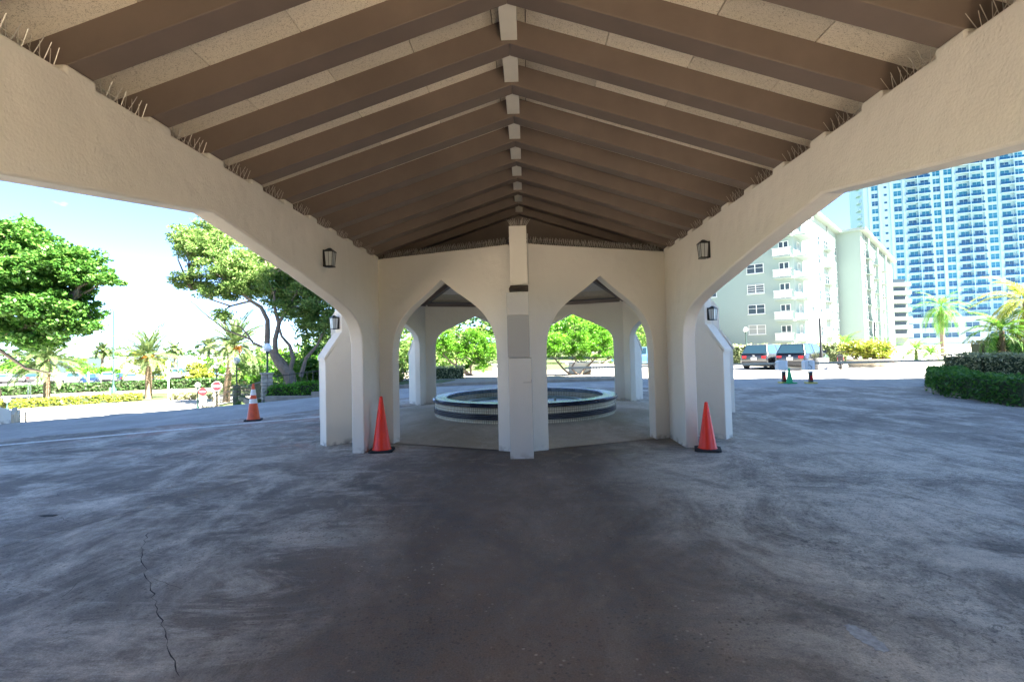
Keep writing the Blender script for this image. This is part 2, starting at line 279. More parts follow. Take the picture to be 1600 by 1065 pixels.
# tiled side of the fountain
def tilemat():
    m = bpy.data.materials.new('cream_mosaic_tile'); m.use_nodes = True; n = m.node_tree.nodes; l = m.node_tree.links; b = n['Principled BSDF']; b.inputs['Roughness'].default_value = 0.25
    uv = n.new('ShaderNodeUVMap'); t = n.new('ShaderNodeTexBrick'); t.offset = 0.0
    t.inputs['Color1'].default_value = (0.68, 0.62, 0.48, 1); t.inputs['Color2'].default_value = (0.58, 0.52, 0.38, 1); t.inputs['Mortar'].default_value = (0.17, 0.15, 0.12, 1)
    t.inputs['Scale'].default_value = 1; t.inputs['Brick Width'].default_value = 0.05; t.inputs['Row Height'].default_value = 0.05; t.inputs['Mortar Size'].default_value = 0.005
    l.new(uv.outputs[0], t.inputs[0]); l.new(t.outputs[0], b.inputs['Base Color']); return m
M['tile'] = tilemat()
def bandmat():
    m = bpy.data.materials.new('patterned_navy_tile'); m.use_nodes = True; n = m.node_tree.nodes; l = m.node_tree.links; b = n['Principled BSDF']; b.inputs['Roughness'].default_value = 0.2
    uv = n.new('ShaderNodeUVMap'); mp_ = n.new('ShaderNodeMapping'); mp_.inputs['Scale'].default_value = (10, 10, 1); l.new(uv.outputs[0], mp_.inputs[0])
    v = n.new('ShaderNodeTexVoronoi'); v.feature = 'DISTANCE_TO_EDGE'; v.inputs['Randomness'].default_value = 0.0; v.inputs['Scale'].default_value = 1.0; l.new(mp_.outputs[0], v.inputs[0])
    w_ = n.new('ShaderNodeTexWave'); w_.wave_type = 'RINGS'; w_.inputs['Scale'].default_value = 0.9; w_.inputs['Distortion'].default_value = 3.0; l.new(mp_.outputs[0], w_.inputs[0])
    r = n.new('ShaderNodeValToRGB'); r.color_ramp.interpolation = 'CONSTANT'; r.color_ramp.elements[0].color = (0.008, 0.010, 0.022, 1); r.color_ramp.elements[1].color = (0.10, 0.11, 0.13, 1); r.color_ramp.elements[1].position = 0.78
    l.new(w_.outputs[0], r.inputs[0]); l.new(r.outputs[0], b.inputs['Base Color']); return m
M['band'] = bandmat()
def watermat():
    m = bpy.data.materials.new('green_fountain_water'); m.use_nodes = True; n = m.node_tree.nodes; l = m.node_tree.links; b = n['Principled BSDF']
    b.inputs['Base Color'].default_value = (0.10, 0.20, 0.12, 1); b.inputs['Roughness'].default_value = 0.06
    t = n.new('ShaderNodeTexCoord'); x = n.new('ShaderNodeTexNoise'); x.inputs['Scale'].default_value = 7; x.inputs['Detail'].default_value = 4; l.new(t.outputs['Object'], x.inputs[0])
    u = n.new('ShaderNodeBump'); u.inputs['Strength'].default_value = 0.5; u.inputs['Distance'].default_value = 0.03; l.new(x.outputs[0], u.inputs['Height']); l.new(u.outputs[0], b.inputs['Normal']); return m
M['water'] = watermat()

# ------------------------------------------------------------------ mesh helpers
def tag(o, label=None, cat=None, group=None, kind=None):
    if label: o['label'] = label
    if cat: o['category'] = cat
    if group: o['group'] = group
    if kind: o['kind'] = kind
    return o
def empty(name, loc, label, cat, group=None, rz=0.0):
    o = bpy.data.objects.new(name, None); o.empty_display_size = 0.2; col.objects.link(o); o.location = loc; o.rotation_euler = (0, 0, rz)
    return tag(o, label, cat, group)
def rebase(o, loc):
    # children were laid out in world coordinates: move the empty to the thing's base and keep them in place
    for ch in o.children: ch.location = ch.location - Vector(loc)
    o.location = loc
class MB:
    def __init__(s): s.v = []; s.f = []; s.m = []; s.uv = {}
    def add(s, vs, fs, mi=0, T=None):
        b = len(s.v)
        s.v += [tuple(T @ Vector(p)) if T else tuple(p) for p in vs]
        for f in fs: s.f.append(tuple(b + i for i in f)); s.m.append(mi)
        return s
    def box(s, c, d, mi=0, rz=0.0, T=None):
        x, y, z = d[0] / 2, d[1] / 2, d[2] / 2
        vs = [(-x, -y, -z), (x, -y, -z), (x, y, -z), (-x, y, -z), (-x, -y, z), (x, -y, z), (x, y, z), (-x, y, z)]
        t = Matrix.Translation(c) @ Matrix.Rotation(rz, 4, 'Z')
        if T: t = T @ t
        return s.add(vs, [(0, 3, 2, 1), (4, 5, 6, 7), (0, 1, 5, 4), (1, 2, 6, 5), (2, 3, 7, 6), (3, 0, 4, 7)], mi, t)
    def bar(s, a, b, r, mi=0, n=6, r2=None):
        return s.tube([a, b], [r, r if r2 is None else r2], n, mi)
    def tube(s, pts, rad, n=8, mi=0, cap=True):
        pts = [Vector(p) for p in pts]; vs = []; fs = []
        up = Vector((0, 0, 1))
        for i, p in enumerate(pts):
            d = (pts[min(i + 1, len(pts) - 1)] - pts[max(i - 1, 0)]).normalized()
            if i == 0:
                a = d.cross(up)
                if a.length < 0.05: a = d.cross(Vector((0, 1, 0)))
            else: a = a - d * a.dot(d)      # carry the ring's frame along the path
            a.normalize(); b = d.cross(a)
            for k in range(n):
                an = 2 * math.pi * k / n; vs.append(p + (a * math.cos(an) + b * math.sin(an)) * rad[i])
        for i in range(len(pts) - 1):
            for k in range(n):
                k2 = (k + 1) % n; fs.append((i * n + k, (i + 1) * n + k, (i + 1) * n + k2, i * n + k2))
        if cap: fs.append(tuple(range(n))); fs.append(tuple(reversed(range((len(pts) - 1) * n, len(pts) * n))))
        return s.add(vs, fs, mi)
    def lathe(s, prof, n=24, mi=0, c=(0, 0, 0), mis=None):
        vs = []; fs = []; b = len(s.v)
        for r, z in prof:
            for k in range(n):
                an = 2 * math.pi * k / n; vs.append((c[0] + r * math.cos(an), c[1] + r * math.sin(an), c[2] + z))
        s.v += vs
        for i in range(len(prof) - 1):
            for k in range(n):
                k2 = (k + 1) % n
                s.f.append((b + i * n + k, b + i * n + k2, b + (i + 1) * n + k2, b + (i + 1) * n + k)); s.m.append(mis[i] if mis else mi)
                R_ = max(prof[i][0], prof[i + 1][0])
                s.uv[len(s.f) - 1] = [(k / n * 2 * math.pi * R_, prof[i][1]), ((k + 1) / n * 2 * math.pi * R_, prof[i][1]), ((k + 1) / n * 2 * math.pi * R_, prof[i + 1][1]), (k / n * 2 * math.pi * R_, prof[i + 1][1])]
        return s
    def prism(s, poly, z0, z1, mi=0, T=None):
        n = len(poly); vs = [(x, y, z0) for x, y in poly] + [(x, y, z1) for x, y in poly]
        fs = [tuple(reversed(range(n))), tuple(range(n, 2 * n))] + [(i, (i + 1) % n, n + (i + 1) % n, n + i) for i in range(n)]
        return s.add(vs, fs, mi, T)
    def mesh(s, name, mats, smooth=False, angle=35):
        me = bpy.data.meshes.new(name); me.from_pydata([tuple(v) for v in s.v], [], s.f)
        for m_ in (mats if isinstance(mats, (list, tuple)) else [mats]): me.materials.append(m_)
        me.polygons.foreach_set('material_index', s.m)
        if s.uv:
            ul = me.uv_layers.new(name='UVMap')
            for fi, uvs in s.uv.items():
                p = me.polygons[fi]
                for j, li in enumerate(p.loop_indices): ul.data[li].uv = uvs[j]
        if smooth:
            me.polygons.foreach_set('use_smooth', [True] * len(me.polygons)); me.set_sharp_from_angle(angle=R(angle))
        me.update(); return me
    def build(s, name, mats, parent=None, smooth=False, bevel=0, loc=None, rz=0.0, angle=35):
        return put(name, s.mesh(name, mats, smooth, angle), parent, loc, rz, bevel)
def put(name, me, parent=None, loc=None, rz=0.0, bevel=0, scale=None):
    o = bpy.data.objects.new(name, me); col.objects.link(o)
    if parent: o.parent = parent
    if loc is not None: o.location = loc
    if rz: o.rotation_euler = (0, 0, rz)
    if scale: o.scale = (scale,) * 3 if not isinstance(scale, tuple) else scale
    if bevel:
        b = o.modifiers.new('bevel', 'BEVEL'); b.width = bevel; b.segments = 2; b.limit_method = 'ANGLE'; b.angle_limit = R(40)
    return o
def copy_tree(o, parent=None):
    c = o.copy(); col.objects.link(c); c.parent = parent
    for ch in list(o.children): copy_tree(ch, c)
    return c
def quads(name, V, mats, mi=None):
    """V: n x 4 x 3 array of quads"""
    n = len(V); me = bpy.data.meshes.new(name); me.vertices.add(n * 4); me.vertices.foreach_set('co', V.reshape(-1).astype(np.float32))
    me.loops.add(n * 4); me.loops.foreach_set('vertex_index', np.arange(n * 4, dtype=np.int32))
    me.polygons.add(n); me.polygons.foreach_set('loop_start', np.arange(0, n * 4, 4, dtype=np.int32))
    for m_ in (mats if isinstance(mats, (list, tuple)) else [mats]): me.materials.append(m_)
    if mi is not None: me.polygons.foreach_set('material_index', mi)
    me.update(calc_edges=True); return me
def leaves(C, size, aspect=0.5, up=0.4, var=0.4):
    """one rhombic leaf per centre"""
    n = len(C); nm = rng.normal(size=(n, 3)); nm[:, 2] = np.abs(nm[:, 2]) + up; nm /= np.linalg.norm(nm, axis=1)[:, None]
    a = rng.normal(size=(n, 3)); a -= nm * (a * nm).sum(1)[:, None]; a /= np.linalg.norm(a, axis=1)[:, None]; b = np.cross(nm, a)
    s = size * (1 + var * rng.uniform(-1, 1, size=(n, 1))); a = a * s; b = b * s * aspect
    return np.stack([C - a, C + b - a * 0.1, C + a, C - b - a * 0.1], axis=1)

# ------------------------------------------------------------------ the ground and its sheets
xs = np.unique(np.concatenate([np.arange(-60, 40.1, 2.0), np.linspace(-60, -1200, 24), np.linspace(40, 1200, 20)]))
ys = np.unique(np.concatenate([np.arange(-30, 90.1, 2.0), np.linspace(90, 1500, 26), np.linspace(-30, -300, 6)]))
mb = MB(); mb.v = [(float(x), float(y), H(x, y) - 0.05) for y in ys for x in xs]; nx = len(xs)
mb.f = [(j * nx + i, j * nx + i + 1, (j + 1) * nx + i + 1, (j + 1) * nx + i) for j in range(len(ys) - 1) for i in range(nx - 1)]; mb.m = [0] * len(mb.f)
tag(mb.build('ground', M['grass'], smooth=True), kind='structure')
def sheet(name, corners, off, m, nu=20, nv=20, label=None):
    c = [Vector(p) for p in corners]; b = MB()
    for j in range(nv + 1):
        for i in range(nu + 1):
            u, v = i / nu, j / nv; p = (c[0] * (1 - u) + c[1] * u) * (1 - v) + (c[3] * (1 - u) + c[2] * u) * v
            b.v.append((p.x, p.y, H(p.x, p.y) + off))
    b.f = [(j * (nu + 1) + i, j * (nu + 1) + i + 1, (j + 1) * (nu + 1) + i + 1, (j + 1) * (nu + 1) + i) for j in range(nv) for i in range(nu)]; b.m = [0] * len(b.f)
    return tag(b.build(name, m, smooth=True), kind='structure')
sheet('driveway', [(-46, -12), (32, -12), (32, 30), (-46, 30)], -0.008, M['drive'], 78, 42)
sheet('parking_court', [(4.0, 29.99), (75, 29.99), (75, 62), (4.0, 62)], -0.008, M['drive'], 30, 20)
sheet('side_road', [(-80, 17), (-21, 29.9), (-30.5, 40.2), (-80, 31)], 0.004, M['drive'], 40, 12)
sheet('side_path', [(-30.5, 40.2), (-21.0, 29.9), (-22.5, 44), (-27, 47)], 0.002, M['drive'], 10, 14)
sheet('street', [(-190, 55), (-20, 78), (-20, 104), (-190, 110)], 0.02, mat('pale_asphalt', (0.15, 0.15, 0.15), 0.9, noise=(0.5, 0.2)), 60, 14)  # street asphalt in a paler, mottled grey
sheet('street_verge', [(-120, 30), (-21, 53), (-24, 59), (-120, 44)], 0.01, M['sand'], 30, 8)
sheet('far_pavement', [(20, 62.01), (230, 62.01), (230, 190), (20, 190)], -0.02, M['sand'], 10, 10)

# slabs of worn concrete under and around the canopy: a polygon cut along the joints
def clip(poly, p, d, side, gap=0.007):
    nx_, ny_ = -d[1] * side, d[0] * side; out = []
    def dist(q): return (q[0] - p[0]) * nx_ + (q[1] - p[1]) * ny_ - gap
    for i in range(len(poly)):
        a, b = poly[i], poly[(i + 1) % len(poly)]; da, db = dist(a), dist(b)
        if da >= 0: out.append(a)
        if (da > 0) != (db > 0):
            t = da / (da - db); out.append((a[0] + (b[0] - a[0]) * t, a[1] + (b[1] - a[1]) * t))
    return out
def nd(a, b):
    v = Vector((b[0] - a[0], b[1] - a[1])).normalized(); return (v.x, v.y)
OUT = [(-16, -9), (16, -9), (18.5, 17), (-2, 21.5), (-6.8, 13.0 + 0.1), (-16, 6.2)]
J1, D1 = (-2.65, 8.5), nd((-4.45, 4.4), (-2.65, 8.5)); J2, D2 = (2.72, 8.5), nd((4.36, 4.4), (2.72, 8.5))
drv = bpy.data.objects['driveway']
pieces = [OUT]
def cut(polys, p, d, only=None):
    r = []
    for q in polys:
        if only and not only(sum(v[0] for v in q) / len(q), sum(v[1] for v in q) / len(q)): r.append(q); continue
        for sgn in (1, -1):
            k = clip(q, p, d, sgn)
            if len(k) > 2: r.append(k)
    return r
pieces = cut(pieces, J1, D1); pieces = cut(pieces, J2, D2)
pieces = cut(pieces, (0, 9.0), (1, 0), lambda x, y: True)
pieces = cut(pieces, (-7.5, 3), nd((0, 0), (-0.25, 1)), lambda x, y: x < -4 and y < 9)
pieces = cut(pieces, (-6.5, 5.6), nd((0, 0), (1, 0.28)), lambda x, y: x < -3.5 and y < 9)
pieces = cut(pieces, (8.6, 3), nd((0, 0), (0.3, 1)), lambda x, y: x > 4)
pieces = cut(pieces, (6, 5.8), nd((0, 0), (1, -0.2)), lambda x, y: x > 3.5)
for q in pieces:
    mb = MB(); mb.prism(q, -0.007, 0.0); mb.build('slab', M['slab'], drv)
# cracks: narrow open seams of dark grit
def crack(px, wd, name='pavement_crack'):
    pts = []
    for (a, b) in zip(px[:-1], px[1:]):
        for k in range(8):
            t = k / 8; pts.append((a[0] + (b[0] - a[0]) * t + random.uniform(-4.5, 4.5) * (0 if k == 0 else 1), a[1] + (b[1] - a[1]) * t))
    W = [at(x, y, 0.0) for x, y in pts]; mb = MB()
    for i in range(len(W) - 1):
        a, b = W[i], W[i + 1]; n_ = Vector((-(b - a).y, (b - a).x, 0)).normalized(); w1 = wd * random.choice((.15, .2, .3, .55)) * 0.5
        w0 = mb._w if hasattr(mb, '_w') else w1; mb._w = w1
        mb.add([a - n_ * w0 + Vector((0, 0, .0012)), a + n_ * w0 + Vector((0, 0, .0012)), b + n_ * w1 + Vector((0, 0, .0012)), b - n_ * w1 + Vector((0, 0, .0012))], [(0, 3, 2, 1)])
    tag(mb.build(name, mat('crack_grit', (0.045, 0.04, 0.04), 1.0)), kind='structure')
crack([(232, 832), (222, 862), (230, 905), (246, 950), (262, 1000), (282, 1064)], 0.014)
crack([(222, 900), (160, 880), (100, 930), (30, 955)], 0.006)
crack([(232, 900), (300, 925), (420, 950)], 0.006)
crack([(95, 808), (125, 820)], 0.012)
crack([(70, 790), (95, 768)], 0.008)
# tar patch and puddle-like patch of smooth cement
mb = MB(); p = at(78, 805, 0); mb.prism([(p.x + 0.12 * math.cos(a) * random.uniform(.5, 1), p.y + 0.05 * math.sin(a) * random.uniform(.5, 1)) for a in np.linspace(0, 6.0, 12)], 0.0008, 0.004); tag(mb.build('tar_patch', M['rubber']), kind='structure')
PC = [(1318, 975), (1335, 976), (1352, 985), (1375, 1000), (1392, 1017), (1378, 1019), (1362, 1010), (1338, 998), (1324, 985)]; PP = []
for (a, b), (c_, d_) in zip(PC, PC[1:] + PC[:1]):
    for k in range(6): t = k / 6; PP.append((a + (c_ - a) * t + random.uniform(-2.2, 2.2), b + (d_ - b) * t + random.uniform(-1.6, 1.6)))
mb = MB(); mb.prism([(q.x, q.y) for q in (at(a, b, 0) for a, b in PP)], 0.0006, 0.0018); tag(mb.build('cement_patch', mat('smooth_cement', (0.40, 0.385, 0.36), 0.6, noise=(30, 0.45, (0.2, 0.19, 0.18)))), kind='structure')

# ------------------------------------------------------------------ the canopy over the drive
WX, WT, WTOP = 2.54, 0.20, 3.265
canopy = empty('entrance_canopy', (0, 0, 0), 'cream stucco drive-through canopy with brown rafters and wide pointed side arches', 'canopy')
SP = 0.67; RW = 0.187; APEX = 4.15; EAVE = 3.315; SL = (APEX - EAVE) / WX; RD = 0.225
def ry(k): return 4.19 + SP * k
ARC_SIDE = [(0, 2.80), (0.6, 2.745), (1.2, 2.665), (1.7, 2.57), (2.1, 2.48), (2.6, 2.385), (2.95, 2.315), (3.25, 2.245), (3.5, 2.17), (3.68, 2.08), (3.8, 1.98), (3.87, 1.86), (3.9, 1.72)]
def catmull(P, n=4):
    out = []
    for i in range(len(P) - 1):
        p0, p1, p2, p3 = P[max(0, i - 1)], P[i], P[i + 1], P[min(len(P) - 1, i + 2)]
        for k in range(n):
            t = k / n; out.append(tuple(0.5 * (2 * p1[j] + (p2[j] - p0[j]) * t + (2 * p0[j] - 5 * p1[j] + 4 * p2[j] - p3[j]) * t * t + (3 * p1[j] - p0[j] - 3 * p2[j] + p3[j]) * t ** 3) for j in (0, 1)))
    out.append(P[-1]); return out
ARC_SIDE = [(0, 2.82)] + catmull([(1.75, 2.545), (2.1, 2.475), (2.6, 2.385), (2.95, 2.315), (3.25, 2.245), (3.5, 2.165), (3.68, 2.07), (3.8, 1.95), (3.87, 1.82), (3.9, 1.66)])
def side_profile():
    # (y, z) outline: along the ground, up each arch
    y0, y1 = -8.7, 9.12; out = [(y0, -0.03)]
    for c in (-3.95, 4.25):
        out.append((c - 3.9, -0.03))
        out += [(c - d, h) for d, h in reversed(ARC_SIDE)]
        out += [(c + d, h) for d, h in ARC_SIDE[1:]]
        out.append((c + 3.9, -0.03))
    out.append((y1, -0.03)); out.append((y1, WTOP))
    for k in range(7, -21, -1):        # raised seats under the rafters
        a, b = ry(k) + RW + 0.015, ry(k) - 0.015
        if a > y1: a = y1 - 0.001
        out += [(a, WTOP), (a, EAVE - 0.002), (b, EAVE - 0.002), (b, WTOP)]
    out.append((y0, WTOP)); return out
prof = side_profile(); prof = [p for i, p in enumerate(prof) if i == 0 or (abs(p[0] - prof[i - 1][0]) + abs(p[1] - prof[i - 1][1])) > 1e-5]
for s in (-1, 1):
    mb = MB(); n_ = len(prof)
    a = [(s * WX, y, z) for y, z in prof]; b = [(s * (WX + WT), y, z) for y, z in prof]
    fs = [tuple(range(n_)), tuple(reversed(range(n_, 2 * n_)))] + [((i + 1) % n_, i, n_ + i, n_ + (i + 1) % n_) for i in range(n_)]
    if s < 0: fs = [tuple(reversed(f)) for f in fs]
    mb.add(a + b, fs); o = mb.build('side_wall', M['stucco'], canopy, smooth=True, bevel=0.018, angle=13)
# rafters
def slope_prism(x0, x1, y0, y1, zlow0, hgt):
    """piece that follows the slope on the right side: underside zlow0 above the rafter underside"""
    z = lambda x: APEX - SL * x + zlow0
    return [(x0, y0, z(x0)), (x1, y0, z(x1)), (x1, y1, z(x1)), (x0, y1, z(x0)), (x0, y0, z(x0) + hgt), (x1, y0, z(x1) + hgt), (x1, y1, z(x1) + hgt), (x0, y1, z(x0) + hgt)]
BF = [(0, 3, 2, 1), (4, 5, 6, 7), (0, 1, 5, 4), (1, 2, 6, 5), (2, 3, 7, 6), (3, 0, 4, 7)]
rm = MB(); rm.add(slope_prism(0.0, 3.2, 0, RW, 0, RD), BF); rmesh = rm.mesh('rafter', M['rafter'])
pm = []
CELL = [(0.07, 0.135), (0.143, 0.797), (0.805, 1.459), (1.467, 2.121), (2.129, 2.783), (2.791, 3.18)]
for a, b in CELL:
    q = MB(); q.add(slope_prism(a, b, 0.0, SP - RW, RD - 0.012, 0.03), BF); pm.append(q.mesh('ceiling_board', M['board']))
bm_ = MB().box((0, (SP - RW) / 2, APEX + 0.025 + 0.11), (0.135, SP - RW - 0.002, 0.22)); bmesh_ = bm_.mesh('ridge_block', M['ridge'])
sm = MB()
for i in range(6):
    for t in (-1, 0, 1):
        y = 0.05 + i * 0.062; sm.bar((0.02 * t, y, 0), (0.075 * t + random.uniform(-.01, .01), y + random.uniform(-.015, .015), 0.105 + 0.015 * (t == 0)), 0.0022, n=3)
sm.box((0, 0.2, 0.004), (0.05, 0.40, 0.006)); smesh = sm.mesh('bird_spike_strip', M['spike'])
for k in range(-13, 9):
    for s in (0, 1):
        o = put('rafter', rmesh, canopy, (0, ry(k) + (RW if s else 0), 0), math.pi * s, bevel=0.006)
        o2y = ry(k) + RW
        if k < 8:
            for me in pm: put('ceiling_board', me, canopy, (0, (o2y if not s else o2y + SP - RW), 0), math.pi * s)
        if k < 8: put('bird_spike_strip', smesh, canopy, ((2.60 if s == 0 else -2.60), o2y + 0.07, WTOP + 0.001))
    if k < 8: put('ridge_block', bmesh_, canopy, (0, ry(k) + RW + 0.001, 0))
# pale trim behind one rafter
for s in (0, 1):
    q = MB(); q.add(slope_prism(0.07, 2.75, 0, 0.15, RD - 0.05, 0.036), BF); yk = ry(-2) + RW + 0.002; q.build('trim_strip', M['stucco_light'], canopy, loc=(0, yk + (0.15 if s else 0), 0), rz=math.pi * s)
# roof skin, eave closers, gable board
mb = MB()
for s in (0, 1):
    T = Matrix.Rotation(math.pi * s, 4, 'Z')
    y0, y1 = (-9.2, 9.80) if s == 0 else (-9.80, 9.2)
    mb.add(slope_prism(0.0, 3.3, y0, y1, RD + 0.022, 0.08), BF, 0, T)
mb.build('roof_deck', M['dark'], canopy)
for s in (-1, 1):
    MB().box((s * 2.88, 0.3, 3.33), (0.03, 18.8, 0.20)).build('eave_board', M['dark'], canopy)
    g = MB(); g.box((s * 2.80, 0.05, 3.28), (0.13, 18.3, 0.02)); g.build('eave_soffit', M['dark'], canopy)
gz = lambda x: APEX - SL * abs(x) + RD + 0.01
mb = MB(); gp_ = [(-2.9, 3.18), (2.9, 3.18), (2.9, gz(2.9)), (0, gz(0)), (-2.9, gz(2.9))]
mb.prism(gp_, -9.78, -9.75, 0, Matrix.Rotation(R(90), 4, 'X'))
mb.build('gable_board', M['rafter'], canopy)

# ------------------------------------------------------------------ octagonal fountain pavilion
OR = 4.40; CY = 8.0 + OR; T8 = 0.19; S8 = 2 * OR * math.sin(R(22.5))
pav = empty('fountain_pavilion', (0, CY, 0), 'cream stucco octagonal pavilion of pointed arches around the tiled fountain', 'pavilion')
OV = [Vector((OR * math.sin(R(45 * i)) * -1, -OR * math.cos(R(45 * i)), 0)) for i in range(8)]   # local; 0 = nearest vertex, goes to the left
ARC_FRONT = [(0, 2.79), (0.27, 2.585), (0.54, 2.40), (0.70, 2.275), (0.80, 2.175), (0.88, 2.06), (0.94, 1.94), (0.98, 1.82), (1.005, 1.68), (1.017, 1.50)]
ARC_BACK = [(0, 2.66), (0.5, 2.44), (0.95, 2.23), (1.10, 2.14), (1.2, 2.04), (1.26, 1.93), (1.29, 1.80), (1.30, 1.65)]
tn = T8 * math.tan(R(22.5))
for i in range(8):
    a, b = OV[i], OV[(i + 1) % 8]; front = i in (0, 7)
    arc = ARC_FRONT if front else ARC_BACK; cen = 1.45 if i == 0 else (S8 - 1.45 if i == 7 else S8 / 2); top = WTOP if front else 3.04
    arc = [arc[0]] + catmull(arc[1:], 3)
    o2 = [(0, -0.03), (cen - arc[-1][0], -0.03)] + [(cen - d, h) for d, h in reversed(arc)] + [(cen + d, h) for d, h in arc[1:]] + [(cen + arc[-1][0], -0.03), (S8, -0.03), (S8, top), (0, top)]
    d = (b - a).normalized(); nin = Vector((-d.y, d.x, 0))
    if nin.dot(-a) < 0: nin = -nin
    vs = []
    for layer in (0, 1):
        for u, z in o2:
            uu = u
            if layer: uu = min(max(u, tn), S8 - tn)
            vs.append(a + d * uu + nin * (T8 * layer) + Vector((0, 0, z)))
    n_ = len(o2); fs = [tuple(range(n_)), tuple(reversed(range(n_, 2 * n_)))]
    for j in range(n_):
        j2 = (j + 1) % n_
        if (j, j2) in ((n_ - 1, 0), (n_ - 3, n_ - 2)): continue
        fs.append((j2, j, n_ + j, n_ + j2))
    # orientation
    c_ = (b - a).cross(Vector((0, 0, 1)))
    if c_.dot(nin) > 0: fs = [tuple(reversed(f)) for f in fs]
    MB().add(vs, fs).build('arch_wall', M['stucco'] if front else M['stucco_light'], pav, smooth=True, angle=30, bevel=0.012)
# buttresses at the vertices, stepped profile
BP = [(0, -0.03), (0.66, -0.03), (0.66, 1.48), (0.36, 1.92), (0.36, 2.46), (0.24, 2.64), (0, 2.64)]
for i in (1, 2, 3, 5, 6, 7):
    v = OV[i]; an = math.atan2(v.y, v.x)
    Tm = Matrix.Translation(v) @ Matrix.Rotation(an, 4, 'Z') @ Matrix.Rotation(R(90), 4, 'X')
    MB().prism([(x - 0.10, z) for x, z in BP], -0.13, 0.13, 0, Tm).build('buttress', M['stucco_light'], pav, bevel=0.012)
    cp = MB(); Tc = Matrix.Translation(v) @ Matrix.Rotation(an, 4, 'Z') @ Matrix.Rotation(R(90), 4, 'X')
    cp.prism([(0.585, 1.475), (0.585, 1.53), (0.28, 1.965), (0.245, 1.93)], -0.145, 0.145, 0, Tc)
    cp.build('buttress_cap', M['stucco_light'], pav, bevel=0.006)
# pillar at the nearest vertex: lower box, recessed panel, corbelled upper post
mb = MB(); mb.box((-0.02, -OR - 0.27, 0.73), (0.345, 0.40, 1.48)); mb.build('pillar_base', M['pillar'], pav, bevel=0.008)
MB().box((-0.035, -OR - 0.24, 1.79), (0.325, 0.40, 0.62)).build('pillar_panel', M['pillar_dark'], pav, bevel=0.006)
MB().box((-0.035, -OR - 0.245, 2.27), (0.33, 0.40, 0.335)).build('pillar_panel', M['pillar'], pav, bevel=0.006)
Tm = Matrix.Translation((0, -OR - 0.02, 0))
mb = MB(); mb.add([(-0.165, -0.36, 2.50), (0.13, -0.36, 2.54), (0.13, 0.1, 2.50), (-0.165, 0.1, 2.50), (-0.14, -0.22, 2.57), (0.115, -0.22, 2.57), (0.115, 0.1, 2.57), (-0.14, 0.1, 2.57)], BF, 0, Tm)
mb.build('pillar_recess', M['dark'], pav)
mb = MB(); mb.add([(-0.15, -0.14, 2.575), (0.0, -0.14, 2.545), (0.12, -0.14, 2.585), (0.12, 0.05, 2.58), (-0.15, 0.05, 2.58), (-0.15, -0.14, 3.50), (0.0, -0.14, 3.50), (0.12, -0.14, 3.50), (0.12, 0.05, 3.50), (-0.15, 0.05, 3.50)], [(4, 3, 2, 1, 0), (5, 6, 7, 8, 9), (0, 1, 6, 5), (1, 2, 7, 6), (2, 3, 8, 7), (3, 4, 9, 8), (4, 0, 5, 9)], 0, Tm)
mb.build('pillar_post', M['stucco'], pav, bevel=0.006)
MB().tube([(0.135, -OR - 0.13, 2.60), (0.135, -OR - 0.13, 3.38)], [0.008, 0.008], 6).build('conduit', M['pillar'], pav)
MB().box((0.08, -OR - 0.478, 1.11), (0.12, 0.012, 0.012)).box((0.14, -OR - 0.49, 1.13), (0.012, 0.03, 0.05)).build('latch', M['pillar_dark'], pav)
sp = MB()
for t in np.linspace(-1, 1, 13): sp.bar((0.1 * t, -OR - 0.10, 3.5), (0.19 * t, -OR - 0.10 + random.uniform(-.05, .05), 3.61 + 0.02 * random.random()), 0.003, n=3)
for t in np.linspace(-1, 1, 11): sp.bar((0.1 * t, -OR - 0.03, 3.5), (0.17 * t, -OR - 0.0, 3.62), 0.003, n=3)
sp.build('bird_spike_strip', M['spike'], pav)
# spikes along the top of the two front walls
for i in (0, 7):
    a, b = (OV[0], OV[1]) if i == 0 else (OV[0], OV[7]); d = (b - a).normalized(); nn = Vector((-d.y, d.x, 0));
    if nn.y < 0: nn = -nn
    for seg in range(7):
        q = MB(); u0 = 0.2 + seg * 0.36
        for j in range(9):
            p = a + d * (u0 + j * 0.04) + nn * 0.08
            for t in (-1, 0.2, 1): q.bar((p.x, p.y, WTOP), (p.x + nn.x * 0.07 * t + d.x * random.uniform(-.02, .02), p.y + nn.y * 0.07 * t, WTOP + 0.115), 0.0032, n=3)
        q.build('bird_spike_strip', M['spike'], pav)
